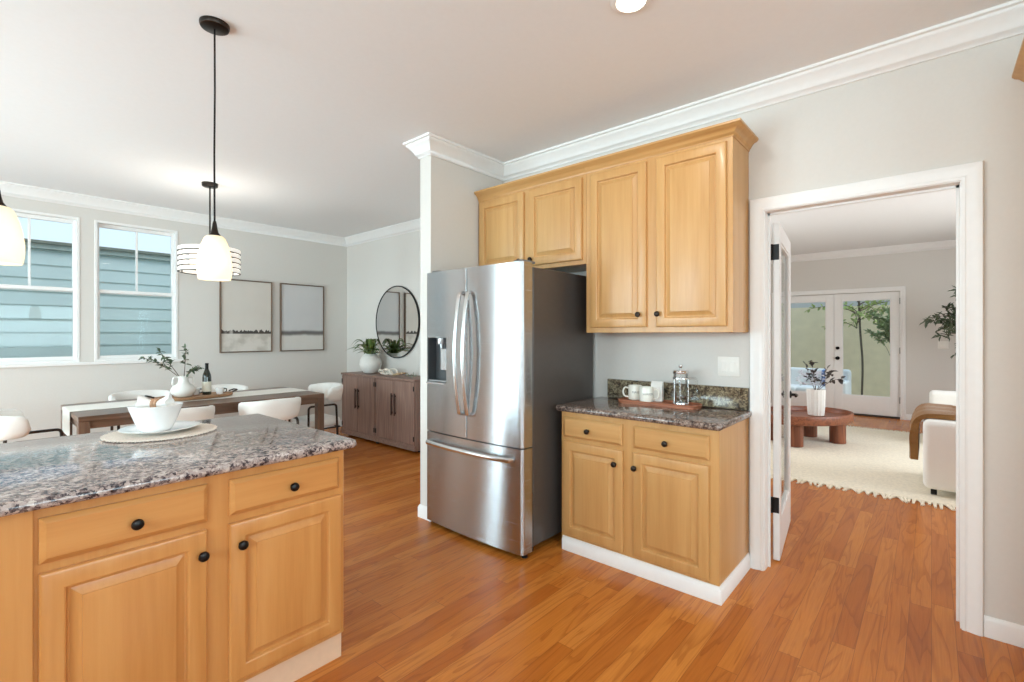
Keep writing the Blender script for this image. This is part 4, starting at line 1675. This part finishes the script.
def painting(name, kind):
    m, nt, n, l, b = nodes_of(name)
    t = n.new('ShaderNodeTexCoord')
    s = n.new('ShaderNodeSeparateXYZ')
    l.new(t.outputs['Object'], s.inputs[0])

    def noise(scale, det, sc=(1, 1, 1)):
        v = n.new('ShaderNodeVectorMath')
        v.operation = 'MULTIPLY'
        v.inputs[1].default_value = sc
        l.new(t.outputs['Object'], v.inputs[0])
        q = n.new('ShaderNodeTexNoise')
        q.inputs['Scale'].default_value = scale
        q.inputs['Detail'].default_value = det
        l.new(v.outputs[0], q.inputs['Vector'])
        return q.outputs['Fac']

    def M(op, a, bb=None, c=None):
        q = n.new('ShaderNodeMath')
        q.operation = op
        for i, v in enumerate((a, bb, c)):
            if v is None:
                continue
            if isinstance(v, (int, float)):
                q.inputs[i].default_value = v
            else:
                l.new(v, q.inputs[i])
        return q.outputs[0]

    def mix(f, c1, c2):
        q = n.new('ShaderNodeMix')
        q.data_type = 'RGBA'
        l.new(f, q.inputs[0])
        for i, c in ((6, c1), (7, c2)):
            if isinstance(c, tuple):
                q.inputs[i].default_value = lin(c)
            else:
                l.new(c, q.inputs[i])
        return q.outputs[2]

    def ramp(v, p0, p1):
        q = n.new('ShaderNodeMapRange')
        q.interpolation_type = 'SMOOTHSTEP'
        q.inputs['From Min'].default_value = p0
        q.inputs['From Max'].default_value = p1
        l.new(v, q.inputs['Value'])
        return q.outputs[0]
    z = s.outputs[2]
    x = s.outputs[0]
    cloud = noise(3.2, 3)
    if kind == 0:
        sky = mix(cloud, (204, 196, 186), (216, 210, 202))
        land = mix(ramp(noise(5, 4), .4, .6), (188, 180, 170), (214, 207, 198))
        ground = mix(ramp(z, .255, .262), land, sky)
        jag = M('MULTIPLY', noise(30, 3, (1, 0, .25)), .120)
        hi = M('ADD', jag, .214)
        inb = M('MULTIPLY', M('GREATER_THAN', z, .236), M('LESS_THAN', z, hi))
        msk = ramp(noise(4.2, 2, (1, 0, 0)), .40, .46)
        inb = M('MULTIPLY', inb, M('MAXIMUM', M('MULTIPLY', msk, .95), M('MULTIPLY', M('GREATER_THAN', x, .20), .95)))
        col = mix(inb, ground, (58, 50, 46))
    else:
        sky = mix(cloud, (196, 195, 196), (210, 208, 206))
        land = mix(noise(5, 4), (208, 204, 197), (220, 217, 211))
        ground = mix(ramp(z, .245, .262), land, sky)
        band = M('SUBTRACT', 1, ramp(M('ABSOLUTE', M('SUBTRACT', z, M('ADD', M('MULTIPLY', noise(5, 3, (1, 0, .3)), .04), .225))), .008, .05))
        col = mix(M('MULTIPLY', band, .85), ground, (76, 70, 68))
    l.new(col, b.inputs['Base Color'])
    b.inputs['Roughness'].default_value = .8
    return m


def picture(x0, x1, label, mat):
    z0, z1 = 1.134, 2.05
    t = thing('framed_picture', label, 'picture', (x0, BY - .001, z0), 0, 'framed pictures on the dining wall')
    w, h = x1 - x0, z1 - z0
    bm = NB()
    f = .013
    for a, b, c, d in ((0, f, 0, h), (w - f, w, 0, h), (f, w - f, 0, f), (f, w - f, h - f, h)):
        box(bm, a, b, -.034, 0, c, d, .001)
    obj('frame', bm, wood('frame_walnut', (84, 64, 50), (108, 86, 68), (126, 104, 84), 'Z', 30, .5), t)
    obj('canvas', bx(f + .001, w - f - .001, -.022, -.002, f + .001, h - f - .001), mat, t)


picture(2.073, 2.690, 'pale framed landscape with a jagged dark treeline, left of the two', painting('treeline_canvas', 0))
picture(2.797, 3.409, 'grey framed landscape with a blurred dark horizon, right of the two', painting('horizon_canvas', 1))

# ------------------------------------------------------------------ living room seen through the doorway
t = thing('area_rug', 'cream wool rug with a knotted fringe on the living-room floor', 'rug', (5.13, -1.6, 0))
RW, RL = 3.45, 4.1
RUG = plain('cream_wool', (236, 224, 200), .98, var=.10, scale=45, bump=.5, sheen=.3)
bm = NB()
rg = random.Random(9)
nx, ny = 46, 54
g = [[bm.verts.new((RW * i / nx, RL * j / ny, .014 + rg.uniform(-.003, .003) if 0 < i < nx and 0 < j < ny else .009)) for j in range(ny + 1)] for i in range(nx + 1)]
for i in range(nx):
    for j in range(ny):
        bm.faces.new((g[i][j], g[i + 1][j], g[i + 1][j + 1], g[i][j + 1]))
edge = [g[i][0] for i in range(nx + 1)] + [g[nx][j] for j in range(1, ny + 1)] + [g[i][ny] for i in range(nx - 1, -1, -1)] + [g[0][j] for j in range(ny - 1, 0, -1)]
low = [bm.verts.new((v.co.x, v.co.y, .001)) for v in edge]
for k in range(len(edge)):
    j = (k + 1) % len(edge)
    bm.faces.new((edge[k], edge[j], low[j], low[k]))
bm.faces.new(low)
obj('pile', bm, RUG, t, angle=60)
bm = NB()
y = .02
while y < RL:
    l_ = rg.uniform(.06, .13)
    dy = rg.uniform(-.035, .035)
    tube(bm, [(.004, y, .006), (-.02, y + dy * .3, .009), (-l_, y + dy, .004)], [.012, .014, .008], 5)
    y += rg.uniform(.024, .040)
y = .02
while y < RL:
    l_ = rg.uniform(.055, .085)
    tube(bm, [(RW - .004, y, .006), (RW + .02, y, .009), (RW + l_, y + rg.uniform(-.015, .015), .004)], [.009, .010, .006], 5)
    y += rg.uniform(.026, .036)
o = obj('fringe', bm, RUG, t)
o['kind'] = 'stuff'

# coffee table: oval tray top on drum legs
CW = wood('red_walnut', (96, 50, 30), (132, 74, 46), (156, 94, 60), 'Y', 18, .4)
CWV = wood('red_walnut_upright', (96, 50, 30), (132, 74, 46), (156, 94, 60), 'Z', 18, .4)
CTX, CTY, FZ = 6.99, 1.22, .018
t = thing('coffee_table', 'round-ended reddish wood coffee table with thick drum legs on the rug', 'coffee table', (CTX, CTY, FZ), R(-33))
A, B_ = .63, .44
n = 64


def oval_rows(bm, prof):
    rows = []
    for f_, z in prof:
        rows.append([bm.verts.new((0, 0, z))] if f_ == 0 else [bm.verts.new((A * math.cos(2 * PI * k / n) * f_, B_ * math.sin(2 * PI * k / n) * f_, z)) for k in range(n)])
    for a, b in zip(rows, rows[1:]):
        for k in range(n):
            j = (k + 1) % n
            if len(b) == 1:
                bm.faces.new((a[k], a[j], b[0]))
            elif len(a) == 1:
                bm.faces.new((a[0], b[k], b[j]))
            else:
                bm.faces.new((a[k], a[j], b[j], b[k]))
    return bm


obj('tabletop', oval_rows(NB(), [(0, .265), (.96, .265), (.985, .272), (1, .29), (1, .36), (.99, .372), (.965, .376), (.945, .370), (.935, .325), (.93, .318), (0, .318)]), CW, t)
for x, y in ((-.34, -.20), (.32, -.20), (-.34, .20), (.32, .20)):
    obj('leg', lathe(NB(), [(0, 0), (.084, 0), (.088, .004), (.088, .264), (0, .264)], 36, (x, y, 0)), CWV, t)
TOPZ = FZ + .3185
t = thing('vase', 'tall white ribbed vase of blossom twigs on the living-room coffee table', 'vase', (7.10, 1.10, TOPZ))
bm = NB()
n2 = 48
rows = []
for r, z in ((.0, 0), (.085, 0), (.10, .01), (.108, .08), (.112, .16), (.115, .29), (.117, .33), (.111, .333), (.105, .29), (.095, .05), (0, .04)):
    if r == 0:
        rows.append([bm.verts.new((0, 0, z))])
    else:
        rows.append([bm.verts.new(((r * .88 + .0022 * math.cos(16 * 2 * PI * k / n2)) * math.cos(2 * PI * k / n2), (r * .88 + .0022 * math.cos(16 * 2 * PI * k / n2)) * math.sin(2 * PI * k / n2), z)) for k in range(n2)])
for a, b in zip(rows, rows[1:]):
    for k in range(n2):
        j = (k + 1) % n2
        if len(a) == 1:
            bm.faces.new((a[0], b[k], b[j]))
        elif len(b) == 1:
            bm.faces.new((a[k], a[j], b[0]))
        else:
            bm.faces.new((a[k], a[j], b[j], b[k]))
obj('body', bm, MATTEW, t)
Lf = Vector((-.66, .75, 0))
tw_ = [((0, 0, .28), Lf * a * .5 + Vector((0, 0, .46)), Lf * a + Vector((dx, 0, z + .04))) for a, dx, z in ((.05, 0, .66), (.14, .05, .60), (.02, -.1, .52), (-.14, .05, .56), (-.22, 0, .52), (-.32, .05, .42), (.12, 0, .48))]
branch_set('twigs', 'leaves', t, tw_, .070, .046, .026, 21, .004, plain('plum_leaf', (72, 66, 62), .55, var=.35, scale=14), start=.45, cluster=1)
bm = NB()
rg = random.Random(6)
for k in range(55):
    p = Lf * rg.uniform(-.06, .18) + Vector((rg.uniform(-.06, .06), rg.uniform(-.06, .06), rg.uniform(.38, .58)))
    for q in range(5):
        a = 2 * PI * q / 5
        leaf(bm, p, Vector((math.cos(a), math.sin(a), rg.uniform(-.2, .7))), Vector((0, 0, 1)), .034, .026, .2)
obj('blossoms', bm, plain('white_petal', (238, 238, 244), .8, var=.03), t, angle=80)
t = thing('wooden_dish', 'shallow dark wooden dish left of the vase on the coffee table', 'dish', (6.78, 1.42, TOPZ), R(20))
obj('dish_body', lathe(NB(), [(0, 0), (.05, 0), (.085, .012), (.12, .040), (.116, .042), (.08, .020), (0, .012)], 32), plain('dark_wood', (92, 72, 52), .6, var=.2), t)


# upholstered lounge chairs
def cushion(bm, x0, x1, y0, y1, z0, z1, r=.05):
    return box(bm, x0, x1, y0, y1, z0, z1, r, 4)


def lounge_chair(name, label, x, y, rz, w=.80, d=.82, arm=.19, back_h=.70, arm_h=.60):
    """Origin at the front left ground corner of the footprint; faces +x, width along y (negative)."""
    t = thing(name, label, 'armchair', (x, y, FZ), rz, 'cream lounge chairs')
    obj('base', bx(.05, d - .03, -w + .03, -.03, .05, .26, .02, 2), CREAMF, t)
    obj('backrest', cushion(NB(), 0, .20, -w, 0, .045, back_h, .05), CREAMF, t, angle=60)
    for a, b in ((-arm, -.002), (-w + .002, -w + arm)):
        obj('armrest', cushion(NB(), .202, d, a, b, .045, arm_h, .05), CREAMF, t, angle=60)
    obj('seat_cushion', cushion(NB(), .204, d + .01, -w + arm + .004, -arm - .004, .262, .42, .045), CREAMF, t, angle=60)
    for px in (.05, d - .09):
        for py in (-w + .05, -.09):
            obj('foot', bx(px, px + .04, py, py + .04, 0, .05, .002), BLACKM, t)
    return t


lounge_chair('lounge_chair', 'cream upholstered lounge chair nearest the doorway, seen from behind', 5.31, .055, 0, arm=.30, w=1.0, back_h=.62, arm_h=.62)
lounge_chair('lounge_chair', 'cream upholstered lounge chair farther back by the taupe wall', 7.70, .02, R(0), back_h=.66, arm_h=.54)
# brown throw over the arm of the nearer chair
THR = plain('brown_knit', (140, 98, 52), .95, var=.12, scale=120, bump=.6, sheen=.2)
bm = NB()
ys = .055
prof = []
pth = bend([Vector((0, ys + .030, .27)), Vector((0, ys + .030, .45)), Vector((0, ys + .022, FZ + .624)), Vector((0, ys - .22, FZ + .622)), Vector((0, ys - .28, FZ + .622))], .09, 8)
rg = random.Random(14)
NX = 18
ra, rb = [], []
for i, p in enumerate(pth):
    dn = (pth[min(i + 1, len(pth) - 1)] - pth[max(i - 1, 0)]).normalized()
    nv = Vector((0, -dn.z, dn.y)) * -1
    if i == 0:
        sgn = 1 if nv.y > 0 else -1
    nv = nv * sgn
    r1, r2 = [], []
    for k in range(NX + 1):
        f_ = k / NX
        x = 5.46 + .64 * f_ + .018 * math.sin(i * .6 + k)
        th = .040 + .024 * (math.sin(f_ * PI * 5 + .3 * i) * .5 + .5)
        q = p + nv * th
        r1.append(bm.verts.new((x, q.y, q.z)))
        q = p + nv * .002
        r2.append(bm.verts.new((x, q.y, q.z)))
    ra.append(r1)
    rb.append(r2)
for i in range(len(pth) - 1):
    for k in range(NX):
        bm.faces.new((ra[i][k], ra[i + 1][k], ra[i + 1][k + 1], ra[i][k + 1]))
        bm.faces.new((rb[i][k + 1], rb[i + 1][k + 1], rb[i + 1][k], rb[i][k]))
    for k in (0, NX):
        bm.faces.new((ra[i][k], rb[i][k], rb[i + 1][k], ra[i + 1][k]))
for i in (0, -1):
    for k in range(NX):
        bm.faces.new((ra[i][k], ra[i][k + 1], rb[i][k + 1], rb[i][k]))
tag(obj('throw_blanket', bm, THR, angle=70), 'brown knitted throw draped over the arm of the nearer cream chair', 'throw blanket')

# indoor olive tree at the right of the far wall
t = thing('olive_tree', 'potted olive tree at the far right of the living room, cut by the door casing', 'potted plant', (8.95, -.62, 0))
obj('pot', lathe(NB(), [(0, 0), (.15, 0), (.19, .03), (.22, .20), (.21, .34), (.20, .36), (.185, .34), (.19, .30), (0, .29)], 36), MATTEW, t)
bm = tube(NB(), bend([Vector((0, 0, .28)), Vector((.02, .02, .8)), Vector((-.02, .04, 1.3)), Vector((.02, .0, 1.75))], .2), .022, 8)
obj('trunk', bm, STEM, t)
rg = random.Random(17)
cv = []
for k in range(40):
    a = 2 * PI * k / 26 + rg.uniform(-.2, .2)
    z0 = rg.uniform(1.1, 1.7)
    rch = rg.uniform(.35, .68)
    d = Vector((math.cos(a), math.sin(a), 0))
    cv.append((Vector((0, 0, z0)), d * rch * .5 + Vector((0, 0, z0 + .28)), d * rch + Vector((0, 0, z0 + rg.uniform(-.15, .35)))))
branch_set('branches', 'leaves', t, cv, .10, .03, .03, 31, .006, LEAFG, start=.25, cluster=3)

# patio: lounge sofa, tree, stones
t = thing('patio_sofa', 'white patio sofa with blue-white cushions outside the left glass door', 'sofa', (11.05, 1.22, -.13))
PSF = plain('patio_white', (240, 240, 238), .9, var=.02, scale=90, bump=.1)
obj('frame', bx(0, .72, 0, 1.7, .06, .26, .02, 2), PSF, t)
obj('backrest', cushion(NB(), .60, .84, 0, 1.7, .10, .78, .06), PSF, t, angle=60)
for y in (0, 1.55):
    obj('armrest', cushion(NB(), -.02, .598, y, y + .15, .08, .58, .04), PSF, t, angle=60)
for k in range(2):
    obj('seat_cushion', cushion(NB(), -.01, .59, .155 + k * .697, .845 + k * .697, .262, .44, .05), PSF, t, angle=60)
t = thing('patio_pillow', 'blue pillow leaning in the near corner of the patio sofa', 'pillow', (11.53, 1.535, .3115))
bm = cushion(NB(), -.06, .06, -.155, .155, 0, .34, .055)
obj('pillow_cover', bm, plain('pillow_blue', (112, 140, 190), .9, var=.12, scale=20), t, angle=60)
t = thing('patio_tree', 'slender tree with a bare thin trunk outside the right glass door', 'tree', (12.6, 1.12, -.13))
bm = tube(NB(), bend([Vector((0, 0, 0)), Vector((.02, -.02, .9)), Vector((0, .03, 1.6)), Vector((0, .05, 2.3)), Vector((0, .03, 3.0))], .3), .02, 8)
obj('trunk', bm, plain('grey_bark', (96, 86, 70), .9, var=.2, scale=30), t)
rg = random.Random(23)
cv = []
for k in range(26):
    a = rg.uniform(0, 2 * PI)
    d = Vector((math.cos(a) * .6, math.sin(a), 0))
    z0 = rg.uniform(1.55, 2.5)
    rch = rg.uniform(.3, .95)
    cv.append((Vector((0, .08, z0)), d * rch * .5 + Vector((0, .08, z0 + .25)), d * rch + Vector((0, .08, z0 + rg.uniform(-.05, .3)))))
LEAFY = plain('yellow_green_leaf', (176, 188, 112), .6, var=.3, scale=6)  # one even yellow-green for the tree leaves
branch_set('branches', 'leaves', t, cv, .12, .05, .06, 37, .008, LEAFY, start=.3, cluster=2)
t = thing('patio_shrub', 'leafy shrub leaning in from the right of the right glass door', 'shrub', (11.5, .50, -.13))
cv = []
for k in range(11):
    cv.append((Vector((0, 0, 0)), Vector((rg.uniform(-.05, .05), -.05, 1.3 + rg.uniform(-.1, .3))), Vector((rg.uniform(-.25, .25), rg.uniform(.05, .42), rg.uniform(1.30, 2.0)))))
branch_set('branches', 'leaves', t, cv, .10, .045, .035, 41, .005, plain('soft_green_leaf', (146, 160, 112), .6, var=.3, scale=6), start=.68, cluster=3)  # softer green shared by both patio shrubs
t = thing('patio_shrub', 'leafy shrub outside the left edge of the left glass door', 'shrub', (12.2, 2.72, -.13))
cv = []
for k in range(14):
    a = rg.uniform(0, 2 * PI)
    d = Vector((math.cos(a) * .5, math.sin(a), 0))
    cv.append((Vector((0, 0, 0)), Vector((0, .02, .9)), d * rg.uniform(.1, .42) + Vector((0, .0, rg.uniform(1.2, 2.3)))))
branch_set('branches', 'leaves', t, cv, .11, .045, .04, 43, .008, plain('soft_green_leaf', (146, 160, 112), .6), start=.55, cluster=3)
STN = plain('dark_stone', (70, 70, 72), .85, var=.25, scale=15, bump=.3)
for i, (x, y, r, lab) in enumerate(((12.45, .86, .13, 'large dark stone at the foot of the patio tree'), (12.35, .60, .09, 'smaller dark stone right of the large patio stone'))):
    bm = NB()
    bmesh.ops.create_icosphere(bm, subdivisions=3, radius=r)
    rg = random.Random(50 + i)
    for v in bm.verts:
        v.co.z *= .62
        v.co *= 1 + .10 * math.sin(v.co.x * 40 + i) * math.cos(v.co.y * 35)
    zm = min(v.co.z for v in bm.verts)
    for v in bm.verts:
        v.co.z -= zm
    tag(obj('stone', bm, STN, loc=(x, y, -.13), angle=60), lab, 'stone', 'dark patio stones')
